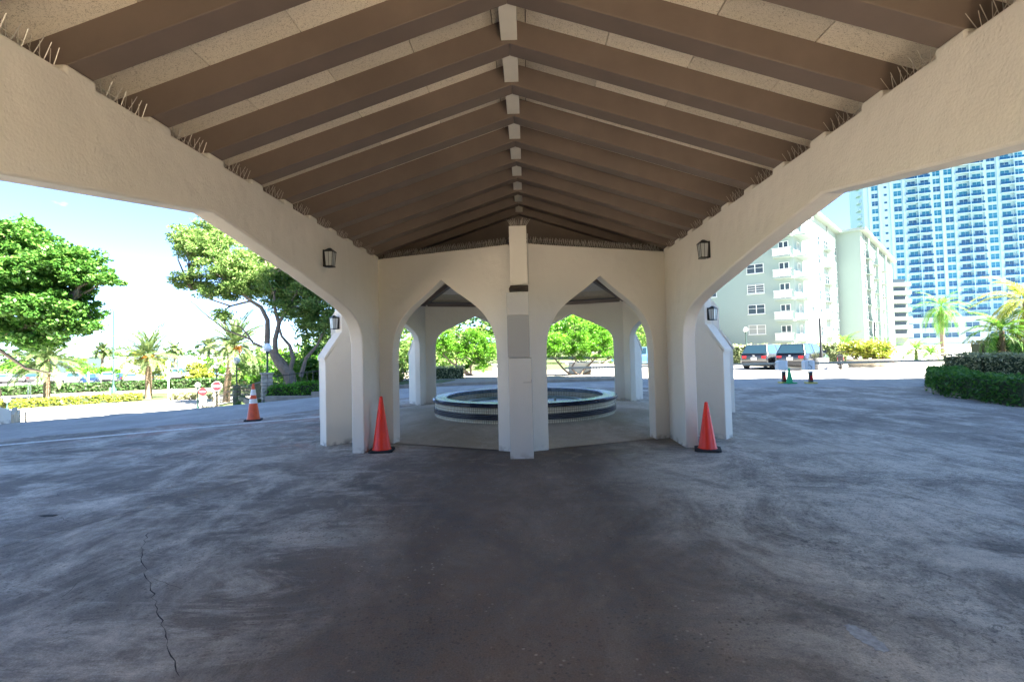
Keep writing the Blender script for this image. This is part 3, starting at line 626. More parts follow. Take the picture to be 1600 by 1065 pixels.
# roof of the pavilion with hips and plank ceiling
EV = OR + 0.35; RZ0, RZ1 = 3.05, 4.55
def roof_z(r_): return RZ0 + (RZ1 - RZ0) * (1 - r_ / OR)
for i in range(8):
    a, b = OV[i].normalized(), OV[(i + 1) % 8].normalized()
    for j in range(8):            # planks, ring by ring
        r1, r0 = OR * 0.97 * (1 - j / 8) , OR * 0.97 * (1 - (j + 1) / 8) + 0.012
        if j == 7: r0 = 0.1
        q = MB(); A, B, C_, D_ = a * r1, b * r1, b * r0, a * r0
        for P, rr in ((A, r1), (B, r1), (C_, r0), (D_, r0)): P.z = roof_z(rr)
        up_ = Vector((0, 0, 0.03)); q.add([A, B, C_, D_, A + up_, B + up_, C_ + up_, D_ + up_], [(0, 3, 2, 1), (4, 5, 6, 7), (0, 1, 5, 4), (1, 2, 6, 5), (2, 3, 7, 6), (3, 0, 4, 7)][0:6])
        q.build('ceiling_plank', M['board'] if j % 2 else M['tan'], pav)
    p0 = a * (OR * 0.95); p0.z = roof_z(OR * 0.95) - 0.07; p1 = Vector((0, 0, RZ1 - 0.07)); q = MB(); mid = (p0 + p1) / 2; dv = (p1 - p0)
    Tm = Matrix.Translation(mid) @ dv.to_track_quat('X', 'Z').to_matrix().to_4x4(); q.box((0, 0, 0), (dv.length, 0.12, 0.14), 0, 0, Tm); q.build('hip_rafter', M['rafter'], pav)
    aa, bb = OV[i] * ((OR - 0.26) / OR), OV[(i + 1) % 8] * ((OR - 0.26) / OR); dd = bb - aa
    if i not in (0, 7): MB().box((*((aa + bb) / 2).xy, 2.99), (dd.length - 0.1, 0.05, 0.09), 0, math.atan2(dd.y, dd.x)).build('wall_plate', M['rafter'], pav)
mb = MB(); ring = [v.normalized() * EV for v in OV]
vs = [(v.x, v.y, roof_z(EV) + 0.06) for v in ring] + [(0, 0, RZ1 + 0.1)]
mb.add(vs, [((i + 1) % 8, i, 8) for i in range(8) if i not in (0, 7)])
mb.add([(OV[1].x, OV[1].y + 0.0, roof_z(OR) + 0.06), (0, 1.0 - OR, roof_z(OR - 1.0) + 0.1), (OV[7].x, OV[7].y, roof_z(OR) + 0.06), (0, 0, RZ1 + 0.1)], [(1, 0, 3), (2, 1, 3)])
mb.build('roof', M['dark'], pav)
# raised floor, gently domed to the fountain
mb = MB(); rr = [(OR - 0.02, 0.010), (3.6, 0.03), (2.7, 0.10), (0.5, 0.10)]
for r_, z in rr: mb.v += [(v.x / OR * r_, v.y / OR * r_, z) for v in OV]
for j in range(3):
    for i in range(8): mb.f.append((j * 8 + (i + 1) % 8, j * 8 + i, (j + 1) * 8 + i, (j + 1) * 8 + (i + 1) % 8)); mb.m.append(0)
mb.build('pavilion_floor', M['pavfloor'], pav)

# downpipes and gutters seen beside the buttresses
def downpipe(s, lab):
    o = empty('downpipe', (s * 3.35, 9.55, 2.0), lab, 'downpipe', 'downpipes beside the pavilion buttresses')
    MB().tube([(s * 1.1, 1.2, 1.28), (s * 0.75, 0.75, 1.22), (s * 0.55, 0.5, 1.05), (s * 0.48, 0.35, 0.90), (s * 0.25, 0.12, 0.84), (s * 0.08, 0.02, 0.72), (0, 0, 0.5), (0, 0, -0.2)], [0.045] * 8, 10).build('pipe', M['stucco_light'], o, smooth=True)
    MB().box((s * 1.15, 1.3, 1.30), (0.16, 0.9, 0.13), 0, s * R(-45)).build('gutter', M['stucco_light'], o, bevel=0.01)
downpipe(-1, 'cream bent downpipe above the left buttress lantern'); downpipe(1, 'cream bent downpipe above the right buttress lantern')

# ------------------------------------------------------------------ fountain
fx = empty('round_fountain', (0, CY, 0.10), 'round low fountain with navy coping, cream mosaic sides and green water', 'fountain')
FR = 2.20
mb = MB(); mb.lathe([(FR - 0.06, 0.0), (FR - 0.06, 0.075)], 96); mb.build('plinth_tiles', M['tile'], fx, smooth=True)
mb = MB(); mb.lathe([(FR - 0.06, 0.075), (FR - 0.035, 0.078), (FR - 0.035, 0.19), (FR - 0.06, 0.193)], 96); mb.build('patterned_band', M['band'], fx, smooth=True)
mb = MB(); mb.lathe([(FR - 0.06, 0.193), (FR - 0.06, 0.325)], 96); mb.build('side_tiles', M['tile'], fx, smooth=True)
for i in range(48):
    a0, a1 = 2 * math.pi * i / 48 + 0.0018, 2 * math.pi * (i + 1) / 48 - 0.0018; mb = MB(); pr = [(FR - 0.02, 0.325), (FR + 0.0, 0.345), (FR, 0.385), (FR - 0.03, 0.412), (FR - 0.30, 0.417), (FR - 0.33, 0.40), (FR - 0.33, 0.325)]
    for a_ in (a0, (a0 + a1) / 2, a1): mb.v += [(r_ * math.cos(a_), r_ * math.sin(a_), z) for r_, z in pr]
    n_ = len(pr)
    for k in range(2):
        for j in range(n_):
            mb.f.append((k * n_ + j, (k + 1) * n_ + j, (k + 1) * n_ + (j + 1) % n_, k * n_ + (j + 1) % n_)); mb.m.append(0 if j in (0, 1, 2) else 1)
    mb.f += [tuple(reversed(range(n_))), tuple(range(2 * n_, 3 * n_))]; mb.m += [0, 0]
    if i == 0: cm = mb.mesh('coping_tile', [M['navy'], mat('blue_grey_coping_top', (0.13, 0.17, 0.22), 0.25, noise=(9, 0.4))], True)
    put('coping_tile', cm, fx, rz=2 * math.pi * i / 48)
mb = MB(); mb.lathe([(FR - 0.32, 0.325), (FR - 0.32, 0.0)], 96); mb.build('basin_wall', M['tile'], fx, smooth=True)
mb = MB(); mb.lathe([(FR - 0.75, 0.21), (FR - 0.75, 0.25), (FR - 0.82, 0.25), (FR - 0.82, 0.21)], 96); mb.build('inner_ring', M['pool'], fx, smooth=True)
mb = MB(); mb.lathe([(FR - 0.30, 0.225), (0.01, 0.225)], 64); mb.build('water_surface', M['water'], fx)
for k, (x, y) in enumerate([(0.75, 0.3), (-0.2, -0.5), (0.1, 0.2)]):
    q = MB(); q.lathe([(0.025, 0.2), (0.03, 0.25), (0.012, 0.27), (0.008, 0.30 if k else 0.34)], 8, c=(x, y, 0)); q.build('nozzle', M['pool'], fx)

# ------------------------------------------------------------------ lanterns
def lantern(loc, rz, label, first=[None]):
    if first[0] is None:
        o = empty('wall_lantern', (0, 0, 0), 'x', 'lantern', 'black wall lanterns')
        MB().box((0, 0.012, 0.0), (0.11, 0.022, 0.22)).build('backplate', M['black'], o, bevel=0.003)
        mb = MB(); a, b = 0.062, 0.075
        for sx in (-1, 1):
            for sy in (-1, 1): mb.bar((sx * a * 0.9, 0.11 + sy * a * 0.9, -0.10), (sx * b, 0.11 + sy * b, 0.085), 0.006, n=4)
            mb.bar((sx * 0.0, 0.11 + sx * a * 0.95, -0.1), (0, 0.11 + sx * b, 0.085), 0.004, n=4); mb.bar((sx * a * 0.95, 0.11, -0.1), (sx * b, 0.11, 0.085), 0.004, n=4)
        mb.box((0, 0.11, -0.105), (0.135, 0.135, 0.014)); mb.box((0, 0.11, 0.088), (0.165, 0.165, 0.012)); mb.box((0, 0.05, 0.03), (0.02, 0.09, 0.02))
        mb.build('frame', M['black'], o)
        MB().add([(-.055, .055, -.098), (.055, .055, -.098), (.055, .165, -.098), (-.055, .165, -.098), (-.068, .042, .082), (.068, .042, .082), (.068, .178, .082), (-.068, .178, .082)], BF).build('glass', M['glass_lamp'], o)
        MB().add([(-.082, .028, .094), (.082, .028, .094), (.082, .192, .094), (-.082, .192, .094), (-.02, .09, .135), (.02, .09, .135), (.02, .13, .135), (-.02, .13, .135)], BF).build('cap', M['black'], o)
        first[0] = o
    else: o = copy_tree(first[0])
    o.location = loc; o.rotation_euler = (0, 0, rz); o['label'] = label; o.scale = (.88, .72, 1.0)
lantern((-WX, 6.6, 2.84), -math.pi / 2, 'black box lantern high on the left inner wall of the canopy')
lantern((WX, 6.85, 2.86), math.pi / 2, 'black box lantern high on the right inner wall of the canopy')
for s in (-1, 1):
    v = OV[1] if s < 0 else OV[7]; an = math.atan2(v.y, v.x); p = Vector((v.x, v.y + CY, 0)) + Vector((math.cos(an), math.sin(an), 0)) * 0.262
    lantern((p.x, p.y, 2.14), an - math.pi / 2, 'black box lantern on the outer edge of the %s buttress' % ('left' if s < 0 else 'right'))

# ------------------------------------------------------------------ cones
def cone(loc, h, mname, bands, label, bs=0.38, group='traffic cones', basemat=None, rz=0.1):
    o = empty('traffic_cone', loc, label, 'cone', group, rz); k = h / 0.9
    mb = MB(); mb.prism([(-bs / 2 + .04, -bs / 2), (bs / 2 - .04, -bs / 2), (bs / 2, -bs / 2 + .04), (bs / 2, bs / 2 - .04), (bs / 2 - .04, bs / 2), (-bs / 2 + .04, bs / 2), (-bs / 2, bs / 2 - .04), (-bs / 2, -bs / 2 + .04)], 0, 0.035); mb.build('base', basemat or M['rubber'], o, bevel=0.006)
    r0, r1 = 0.145 * k ** .5, 0.026
    mb = MB(); mb.lathe([(r0 + .012, 0.036), (r0, 0.06), (r1, h - 0.012), (r1 - 0.006, h), (r1 - .012, h), (r1 - 0.014, h - .05)], 32); mb.build('body', M[mname], o, smooth=True)
    for z0, z1 in bands:
        f = lambda z: r0 + (r1 - r0) * (z - 0.06) / (h - 0.072) + 0.0025
        mb = MB(); mb.lathe([(f(z0) - .003, z0), (f(z0), z0), (f(z1), z1), (f(z1) - .003, z1)], 32); mb.build('reflective_band', M['reflect'], o, smooth=True)
    return o
cone((-2.30, 8.28, 0.0), 0.885, 'red_cone', [], 'tall plain red traffic cone beside the left inner corner of the canopy')
cone((2.80, 7.93, 0), 0.73, 'red_cone', [], 'shorter plain red traffic cone in front of the right arch jamb', rz=-0.3)
p = at(396, 657); cone((p.x, p.y, 0), 0.90, 'orange_cone', [(0.42, 0.53), (0.62, 0.76)], 'orange traffic cone with two white bands beside the drain line', rz=0.3)

# trench drain
dn = empty('trench_drain', (0, 0, 0), 'long pale slotted drain channel crossing the left side of the drive', 'drain')
a, b = at(-60, 701, 0), at(700, 633, 0); dv = (b - a); ln = dv.length; dv.normalize(); an = math.atan2(dv.y, dv.x); nrm = Vector((-dv.y, dv.x, 0))
for s in (-1, 1): MB().box((*(a + dv * ln / 2 + nrm * 0.055 * s).xy, 0.004), (ln, 0.03, 0.010), 0, an).build('channel_edge', M['white'], dn)
mb = MB()
for i in range(int(ln / 0.09)): c = a + dv * (0.09 * i + 0.05); mb.box((c.x, c.y, 0.003), (0.045, 0.08, 0.008), 0, an)
tag(mb.build('grating', M['white'], dn), kind='stuff')

# ------------------------------------------------------------------ the hotel beside the canopy (it throws the long shade over the drive), and an added light blocker behind
def slab_building(name, label, cat, boxes, floor_h, z0, wallm, glassm):
    o = empty(name, (0, 0, 0), label, cat)
    for (x0, x1, y0, y1, h) in boxes:
        MB().box(((x0 + x1) / 2, (y0 + y1) / 2, h / 2), (x1 - x0, y1 - y0, h)).build('wall', wallm, o)
        g = MB(); f = MB(); nfl = int((h - z0) / floor_h)
        for k in range(nfl):
            z = z0 + k * floor_h
            g.box(((x0 + x1) / 2, (y0 + y1) / 2, z + 1.5), (x1 - x0 + 0.06, y1 - y0 + 0.06, 1.5))
            f.box(((x0 + x1) / 2, (y0 + y1) / 2, z), (x1 - x0 + 1.6, y1 - y0 + 1.6, 0.2))
        tag(g.build('window_bands', glassm, o), kind='stuff'); tag(f.build('balcony_slabs', wallm, o), kind='stuff')
    return o
slab_building('hotel_building', 'tall white hotel block standing to the right of the canopy', 'building', [(30.8, 46, -10.6, 9.4, 58)], 2.9, 4.2, M['tower'], M['teal'])

lob = empty('rear_light_blocker', (0, -8.9, 0), 'unseen dark lobby front behind the canopy', 'blocker')
MB().box((0, -2.0, 3.6), (26, 3.6, 7.2)).build('wall', M['dark'], lob)  # unseen dark mass, added to keep light from behind off the rafters
for i in range(10): MB().box((-11.7 + 2.6 * i, -.17, 1.9), (2.4, .06, 3.5)).build('window', M['carglass'], lob)  # dark panes of the same added blocker

# ------------------------------------------------------------------ vegetation
def crown_points(ells, n_clump, n_leaf, clump_r, hollow=0.55):
    """ells: (centre, radii). leaf positions in small flattened clumps spread through the outer shell"""
    vol = np.array([e[1][0] * e[1][1] * e[1][2] for e in ells]) ** 0.67; vol /= vol.sum(); C = []; hubs = []
    for (c, r), wgt in zip(ells, vol):
        k = max(3, int(n_clump * wgt)); d = rng.normal(size=(k, 3)); d /= np.linalg.norm(d, axis=1)[:, None]
        rad = (hollow + (1 - hollow) * rng.uniform(size=(k, 1)) ** 0.6); rad *= rng.uniform(0.82, 1.1, size=(k, 1))
        P = np.array(c) + d * rad * np.array(r); hubs.append(P)
        m_ = max(4, n_leaf // max(1, n_clump))
        q = rng.normal(size=(k, m_, 3)); q /= np.linalg.norm(q, axis=2)[:, :, None]; q *= rng.uniform(size=(k, m_, 1)) ** 0.45
        cr_ = clump_r * rng.uniform(0.6, 1.4, size=(k, 1, 1)); q = q * cr_ * np.array([1, 1, 0.55]); C.append((P[:, None, :] + q).reshape(-1, 3))
    return np.concatenate(C), np.concatenate(hubs)
def limb(mb, a, b, r0, r1, sag=0.0, seg=6, wob=0.06):
    a, b = Vector(a), Vector(b); ln = (b - a).length; pts = []; rad = []
    for i in range(seg + 1):
        t = i / seg; p = a.lerp(b, t); k = math.sin(math.pi * t)
        p += Vector((random.uniform(-1, 1), random.uniform(-1, 1), random.uniform(-1, 1))) * wob * ln * k; p.z += sag * ln * k
        pts.append(p); rad.append(r0 + (r1 - r0) * t)
    mb.tube(pts, rad, 7); return pts
def tree(name, label, base, trunk, branches, ells, leafm, n_clump, n_leaf, size, clump_r, group, barkm='bark', aspect=0.5, cat='tree', twigs=60, hollow=0.55, up=0.4):
    o = empty(name, base, label, cat, group)
    mb = MB(); r = [t[1] for t in trunk]; mb.tube([t[0] for t in trunk], r, 10); mb.build('trunk', M[barkm], o, smooth=True, angle=80)
    ends = []
    for bpts, r0, r1 in branches:
        mb = MB(); n_ = len(bpts); mb.tube(bpts, [r0 + (r1 - r0) * i / (n_ - 1) for i in range(n_)], 8); mb.build('branch', M[barkm], o, smooth=True, angle=80); ends += [Vector(p) for p in bpts[1:]]
    if not ends: ends = [Vector(trunk[-1][0])]
    C, hubs = crown_points(ells, n_clump, n_leaf, clump_r, hollow)
    mb = MB()
    for h_ in hubs[rng.permutation(len(hubs))[:twigs]]:
        h_ = Vector(h_); e = min(ends, key=lambda q: (q - h_).length); limb(mb, e, h_, 0.03 * r[0] / 0.2 + 0.01, 0.008, 0.05, 4, 0.08)
    if twigs: tag(mb.build('twigs', M[barkm], o), kind='stuff')
    put('crown', quads('crown', leaves(C, size, aspect, up), M[leafm]), o)
    return o
def rel(base, px, py, y=None):
    """point at the same distance as base, seen at that pixel, relative to base"""
    q = aty(px, py, base.y if y is None else y); return tuple(q - base)
def relpath(base, P): return [rel(base, *p) for p in P]

# big broad-leaved tree reaching in from the left
B = at(-40, 610); B = Vector((-23.5, 21.5, H(-23.5, 21.5)))
k = lambda px, py, dy=0: rel(B, px, py, B.y + dy)
tree('sea_grape_tree', 'big dense bright green broad-leaved tree at the left edge, its branch reaching right', B,
     [((0, 0, -.3), .42), ((.3, .1, 1.4), .34), ((.1, 0, 2.6), .3)],
     [([(.1, 0, 2.4), k(-10, 522), k(30, 516), k(62, 500), k(110, 470)], .2, .05), ([(.1, 0, 2.4), k(-40, 480), k(0, 430), k(40, 400)], .2, .05), ([(.1, 0, 2.4), k(-10, 540), k(40, 575), k(90, 585)], .12, .03)],
     [(k(0, 410), (2.2, 2.4, 1.7)), (k(60, 430), (2.0, 2.2, 1.5)), (k(118, 420), (1.25, 1.6, .95)), (k(168, 438), (.55, .7, .3)), (k(20, 370), (1.5, 1.8, .85)), (k(30, 478), (2.4, 2.2, 1.0)), (k(95, 480), (1.5, 1.8, .8)), (k(115, 512), (1.0, 1.3, .5)), (k(-50, 440), (2.6, 2.5, 2.6)), (k(60, 530), (1.2, 1.2, .45)), (k(5, 515), (1.3, 1.4, .5))],
     'leaf_deep', 1500, 90000, 0.085, 0.36, None, 'barkpale', 0.62, twigs=90, hollow=0.35)
# spreading fine-leaved tree behind the fence
B = aty(455, 590, 25.5); B.z = H(B.x, B.y); k = lambda px, py, dy=0: rel(B, px, py, B.y + dy)
tree('spreading_tree', 'large spreading tree with twisting grey limbs behind the clipped hedge and fence', B,
     [((.25, 0, -.3), .30), k(452, 584) and (k(452, 584), .28), (k(437, 566), .26), (k(428, 552), .22)],
     [([k(428, 552), k(417, 545), k(418, 520), k(418, 500), k(408, 480), k(392, 470), k(370, 452), k(358, 440)], .17, .05),
      ([k(430, 556), k(430, 530), k(436, 505), k(430, 485), k(428, 455), k(415, 430)], .15, .04),
      ([k(452, 584), k(458, 560), k(453, 540), k(440, 525), k(430, 490)], .13, .05),
      ([k(470, 588), k(478, 560), k(495, 540), k(505, 520)], .12, .04),
      ([k(417, 545), k(395, 535), k(385, 520), k(375, 510), k(350, 505)], .07, .02),
      ([k(436, 505), k(450, 480), k(465, 455), k(480, 440)], .09, .03),
      ([k(392, 470), k(360, 478), k(330, 468), k(300, 450)], .06, .02),
      ([k(392, 530), k(352, 515), k(320, 490), k(298, 470)], .05, .015)],
     [(k(325, 385, 0), (1.7, 1.8, .9)), (k(370, 420), (2.0, 2.2, .9)), (k(420, 440, 1), (2.2, 2.2, 1.1)), (k(470, 470, 1), (1.9, 2.0, 1.1)), (k(300, 440), (1.1, 1.3, .45)), (k(345, 360, 1), (1.3, 1.4, .6)), (k(500, 500, 1), (1.4, 1.6, 1.3)), (k(350, 455), (1.3, 1.4, .4)), (k(292, 370), (.8, 1.0, .6)), (k(350, 492, -.5), (.5, .6, .25)), (k(440, 395, 2), (2.0, 2, .8)), (k(530, 440, 2), (2.0, 2, 1.4)), (k(470, 410, 2), (2, 2, 1))],
     'leaf_fine', 2100, 120000, 0.07, 0.34, None, 'bark', 0.45, twigs=130, hollow=0.2)

def frond_mesh(name, Ln, droop, leafl, mat_, pairs=34, lift=0.5, stiff=0.0, w=0.035, vee=0.5):
    """one pinnate palm frond: rib with two rows of narrow leaflets, base at the origin, pointing along +x"""
    rib = []
    for i in range(13):
        t = i / 12; x = Ln * t * (1 - 0.12 * t * droop); z = Ln * (lift * t - (lift * 0.4 + droop) * t * t * 0.9); rib.append(Vector((x, 0, z)))
    V = []
    for i in range(12):
        a, b = rib[i], rib[i + 1]; ww = w * 0.55 * (1 - i / 14)
        V.append([a + Vector((0, -ww, 0)), a + Vector((0, ww, 0)), b + Vector((0, ww * .9, 0)), b + Vector((0, -ww * .9, 0))])
    for i in range(pairs):
        t = 0.13 + 0.86 * (i + random.uniform(-.2, .2)) / pairs; f = t * 12; j = min(11, int(f)); p = rib[j].lerp(rib[j + 1], f - j); d = (rib[j + 1] - rib[j]).normalized()
        ll = leafl * (math.sin(math.pi * min(1, t * 0.9 + 0.12)) ** 0.6) * random.uniform(.85, 1.1)
        for s in (-1, 1):
            side = (Vector((0, s, 0)) * 0.8 + d * (0.65 + 0.5 * t) + Vector((0, 0, vee * random.uniform(0.4, 1.1) - droop * 0.4))).normalized()
            tip = p + side * ll + Vector((0, 0, -(1 - stiff) * 0.30 * ll)); mid = p + side * ll * 0.5; pw = d * w
            V.append([p - pw * .5, mid - pw * .6, tip, mid + pw * .6])
    return quads(name, np.array([[tuple(q) for q in quad] for quad in V]), M[mat_])
def palm(name, label, base, height, Ln, mat_, n=34, rt=0.2, group=None, lean=(0, 0), droop=0.5, leafl=0.42, fruit=False, elmin=-50, elmax=80, stiff=.6, w=0.035, crownshaft=False, trunkm='palmtrunk', lower=None):
    o = empty(name, base, label, 'palm', group)
    top = Vector((lean[0], lean[1], height)); mb = MB(); pts = []; rad = []
    if height > 0.5:
        nseg = max(6, int(height * 5))
        for i in range(nseg * 2 + 1):
            t = i / (nseg * 2); pts.append(Vector((lean[0] * t * t, lean[1] * t * t, -.2 + (height + .2) * t))); rad.append(rt * (1.25 - 0.3 * t + (0.25 if t < 0.04 else 0)) * (1.0 + (0.06 if i % 2 else -0.02)))
        mb.tube(pts, rad, 10); mb.build('trunk', M[trunkm], o, smooth=True, angle=80)
    if crownshaft: MB().tube([top, top + Vector((0, 0, 0.7))], [rt * 0.9, rt * 0.5], 10).build('crownshaft', M['leaf_bright'], o, smooth=True); top = top + Vector((0, 0, .6))
    ms = [frond_mesh('frond', Ln * f, droop * g, leafl, mat_, 36, 0.45, stiff, w) for f, g in ((1, 1), (.92, .7), (.85, 1.3))]
    for i in range(n):
        el = elmax + (elmin - elmax) * ((i + .5) / n) ** 0.9; az = i * 2.39996 + random.uniform(-.2, .2)
        q = put('frond', ms[i % 3], o, top + Vector((0, 0, 0.0 - 0.15 * i / n))); q.rotation_euler = (random.uniform(-.2, .2), -R(el - 18), az)
        if lower and i > n * 0.8: q.data.materials
    if fruit:
        for i in range(5):
            az = i * 1.4 + 3.5; C = top + Vector((math.cos(az) * .35, math.sin(az) * .35, -.25)); P = rng.normal(size=(110, 3)) * np.array([.09, .09, .15]) + np.array(C)
            tag(put('fruit_bunch', quads('fruit_bunch', leaves(P, .05, .9), M['fruit']), o), kind='stuff')
    return o
G_ = 'date palms on the verge at the left'
p = at(232, 622); palm('date_palm', 'grey-green date palm with orange fruit standing free on the verge', p, 3.7, 3.5, 'frond_grey', 52, .22, G_, fruit=True, leafl=.55, elmin=-28, w=.08, droop=.32)
p = at(73, 623); palm('date_palm', 'grey-green date palm half hidden below the big broad-leaved tree', p, 3.6, 4.3, 'frond_grey', 50, .22, G_, leafl=.6, elmin=-28, w=.10, droop=.35)
p = Vector((-22.3, 37.5, H(-22.3, 37.5))); palm('date_palm', 'date palm with leaning tan trunk and orange fruit behind the stop sign', p, 4.2, 3.3, 'frond_grey', 46, .2, G_, fruit=True, lean=(.7, 0), leafl=.5, w=.09, elmin=-25, droop=.35)
p = aty(402, 606, 27.5); palm('low_palm', 'low trunkless dark green palm clump behind the stone-posted fence', Vector((p.x, p.y, H(p.x, p.y))), 0.6, 3.4, 'frond_green', 40, .2, None, leafl=.5, elmin=-15, elmax=85, droop=.6)
p = Vector((-12.6, 27.5, H(-12.6, 27.5))); palm('low_palm', 'low arching palm clump below the spreading tree', p, 0.9, 2.8, 'frond_green', 34, .2, None, leafl=.45, elmin=-10, elmax=85, droop=.6)
# right side palms
p = at(1322, 562); palm('bushy_palm', 'short bushy green palm between the black lamp posts and the white apartments', Vector((p.x * 1.25, p.y * 1.25, 0)), 1.1, 2.7, 'frond_green', 34, .18, None, leafl=.5, elmin=-25, droop=.7, w=.05)
p = at(1474, 556); palm('royal_palm', 'slender royal palm with grey trunk standing before the blue-windowed tower', p, 4.1, 3.0, 'frond_green', 30, .17, None, leafl=.55, elmin=-55, droop=.8, stiff=.2, w=.05, crownshaft=True, trunkm='barkpale')
p = Vector((21.0, 22.0, 0)); palm('yellow_green_palm', 'large yellow-green palm at the right edge behind the hedges', p, 3.1, 2.1, 'leaf_yellow', 26, .12, None, leafl=.5, elmin=-30, droop=.8, stiff=.2, w=.045)
p = Vector((19.4, 21.4, 0)); palm('small_palm', 'small light green palm left of the yellow-green palm', p, 1.9, 1.5, 'frond_green', 20, .09, None, leafl=.4, elmin=-30, droop=.8, stiff=.2, w=.04)
p = at(1397, 567); o = palm('cycad', 'round green cycad with orange dead fronds hanging beneath', Vector((p.x, p.y + 1, 0)), 0.7, 1.6, 'leaf_bright', 46, .22, None, leafl=.2, elmin=5, droop=.3, stiff=1, w=.03)
om = frond_mesh('dead_frond', 1.3, .6, .2, 'orange_leaf', 28, .2)
for i in range(16):
    q = put('dead_frond', om, o, (0, 0, .65)); q.rotation_euler = (0, R(24 + random.uniform(0, 20)), i * .41)
for i, (px, py, hh, ln_) in enumerate([(1432, 556, .8, 1.6), (1455, 556, .5, 1.4), (1362, 560, .5, 1.2)]):
    p = at(px, py + 8); palm('young_palm', ['young feathery palm just right of the cycad', 'smaller young palm left of the royal palm trunk', 'young palm just left of the cycad'][i], p, hh, ln_, 'frond_green', 22, .08, 'young palms near the cycad', leafl=.35, elmin=-10, droop=.6)
# palms and trees far off on the left and behind
farp = [(-60, 95, 7.5), (-70, 118, 8), (-38, 112, 7), (-84, 120, 8), (-95, 112, 8.5), (-50, 125, 7.5), (-28, 100, 6.0), (-18, 92, 6.5)]
fp = None
for i, (x, y, h_) in enumerate(farp):
    if fp is None: fp = palm('distant_palm', 'x', Vector((x, y, H(x, y))), h_ - 2, 2.6, 'frond_grey', 26, .2, 'palms beyond the street', leafl=.8, elmin=-30, w=.16); o = fp
    else: o = copy_tree(fp); o.location = (x, y, H(x, y)); o.rotation_euler = (0, 0, i * 1.3)
    o['label'] = ['tall distant palm beyond the street left of the lamp post', 'distant palm above the long white wall', 'distant palm behind the free-standing date palm', 'distant palm seen through the big tree at left', 'farthest-left distant palm beyond the parked cars', 'distant palm over the second white wall', 'distant palm beside the spreading tree crown', 'distant palm behind the low palm clump'][i]
def bush(name, label, base, ells, leafm, n_clump, n_leaf, size, cr_, group=None, cat='shrub', hollow=.3, aspect=.5, up=.4):
    o = empty(name, base, label, cat, group); C, hb = crown_points(ells, n_clump, n_leaf, cr_, hollow); put('foliage', quads('foliage', leaves(C, size, aspect, up), M[leafm]), o)
    mb = MB()
    for h_ in hb[rng.permutation(len(hb))[:10]]: limb(mb, (0, 0, -.05), h_, .035, .012, .02, 4, .08)
    tag(mb.build('stems', M['bark'], o), kind='stuff'); return o
for i, (px, py, s_) in enumerate([(127, 594, 2.0), (228, 596, 2.6), (172, 590, 1.4), (307, 598, 1.6), (330, 590, 2.2), (20, 590, 2.2)]):
    p = at(px, py + 4); p = p * 1.0
    bush('roadside_tree', ['round green tree between the parked cars at far left', 'yellow-green rounded tree behind the date palm trunk', 'small green tree at the end of the long white wall', 'small round tree in front of the second white wall', 'green tree behind the blue pickup', 'leafy tree behind the cars at the left edge'][i], p,
         [((0, 0, s_ * 1.1), (s_ * 1.1, s_ * 1.1, s_ * .8)), ((s_ * .5, 0, s_ * .8), (s_ * .8, s_ * .8, s_ * .5))], 'leaf_yellow' if i in (1, 3) else 'leaf_bright', 60, 2600, .16, .5, 'small trees along the street', 'tree')
# distant tree belt
for i, (x, y, s_, m_) in enumerate([(-150, 150, 9, 'leaf_dark'), (-125, 155, 8, 'leaf_fine'), (-100, 150, 8, 'leaf_dark'), (-75, 150, 7, 'leaf_fine'), (-52, 145, 8, 'leaf_dark'), (-30, 130, 8, 'leaf_fine'), (-12, 110, 8, 'leaf_fine'), (2, 75, 9.5, 'leaf_dark'), (14, 80, 9.5, 'leaf_fine'), (-5, 60, 8.0, 'leaf_fine'), (6, 55, 7.5, 'leaf_bright'), (-14, 78, 6, 'leaf_bright'), (-24, 82, 6, 'leaf_fine')]):
    bush('distant_tree', ['dark far tree mass behind the leftmost cars', 'pale far tree at left behind the cars', 'dark far tree behind the long white wall', 'light far tree right of the lamp post', 'dark far tree behind the second white wall', 'light far tree left of the canopy', 'feathery far tree behind the left pier', 'dark far tree seen through the left front arch', 'light far tree seen through the right front arch', 'airy tree behind the left twisted shrub', 'bright tree behind the pavilion centre pillar', 'bright far tree behind the spreading tree', 'light far tree behind the low palms'][i],
         Vector((x, y, H(x, y))), [((0, 0, s_ * .55), (s_ * 1.2, s_ * .7, s_ * .42)), ((s_ * .7, 1, s_ * .4), (s_ * .8, s_ * .6, s_ * .32)), ((-s_ * .7, 1, s_ * .42), (s_ * .8, s_ * .6, s_ * .33))], m_, 130, 6500, s_ * .035, s_ * .12, 'trees beyond the street', 'tree', hollow=.2)

for i, (px, py, y, s_, m_) in enumerate([(505, 590, 31, 2.6, 'leaf_fine'), (462, 592, 34, 2.2, 'leaf_bright'), (528, 590, 29, 2.0, 'leaf_deep'), (650, 575, 40, 3.0, 'leaf_fine'), (400, 588, 44, 2.4, 'leaf_fine'), (1020, 560, 46, 3.2, 'leaf_fine')]):
    p = aty(px, py, y); p.z = H(p.x, p.y)
    bush('garden_tree', ['leafy mass behind the left buttress under the spreading tree', 'bright shrub mass directly behind the spreading tree trunk', 'dense green shrub next to the left buttress', 'airy green tree seen through the narrow left pavilion arch', 'feathery green tree right of the leaning date palm', 'airy green tree behind the light blue SUV'][i], p, [((0, 0, s_ * .9), (s_ * 1.1, s_ * .8, s_ * .8)), ((s_ * .6, 0, s_ * .5), (s_ * .8, s_ * .6, s_ * .5)), ((-s_ * .6, 0, s_ * .55), (s_ * .8, s_ * .6, s_ * .5))], m_, 150, 8000, .11, .4, 'garden trees behind the canopy', 'tree', hollow=.25)
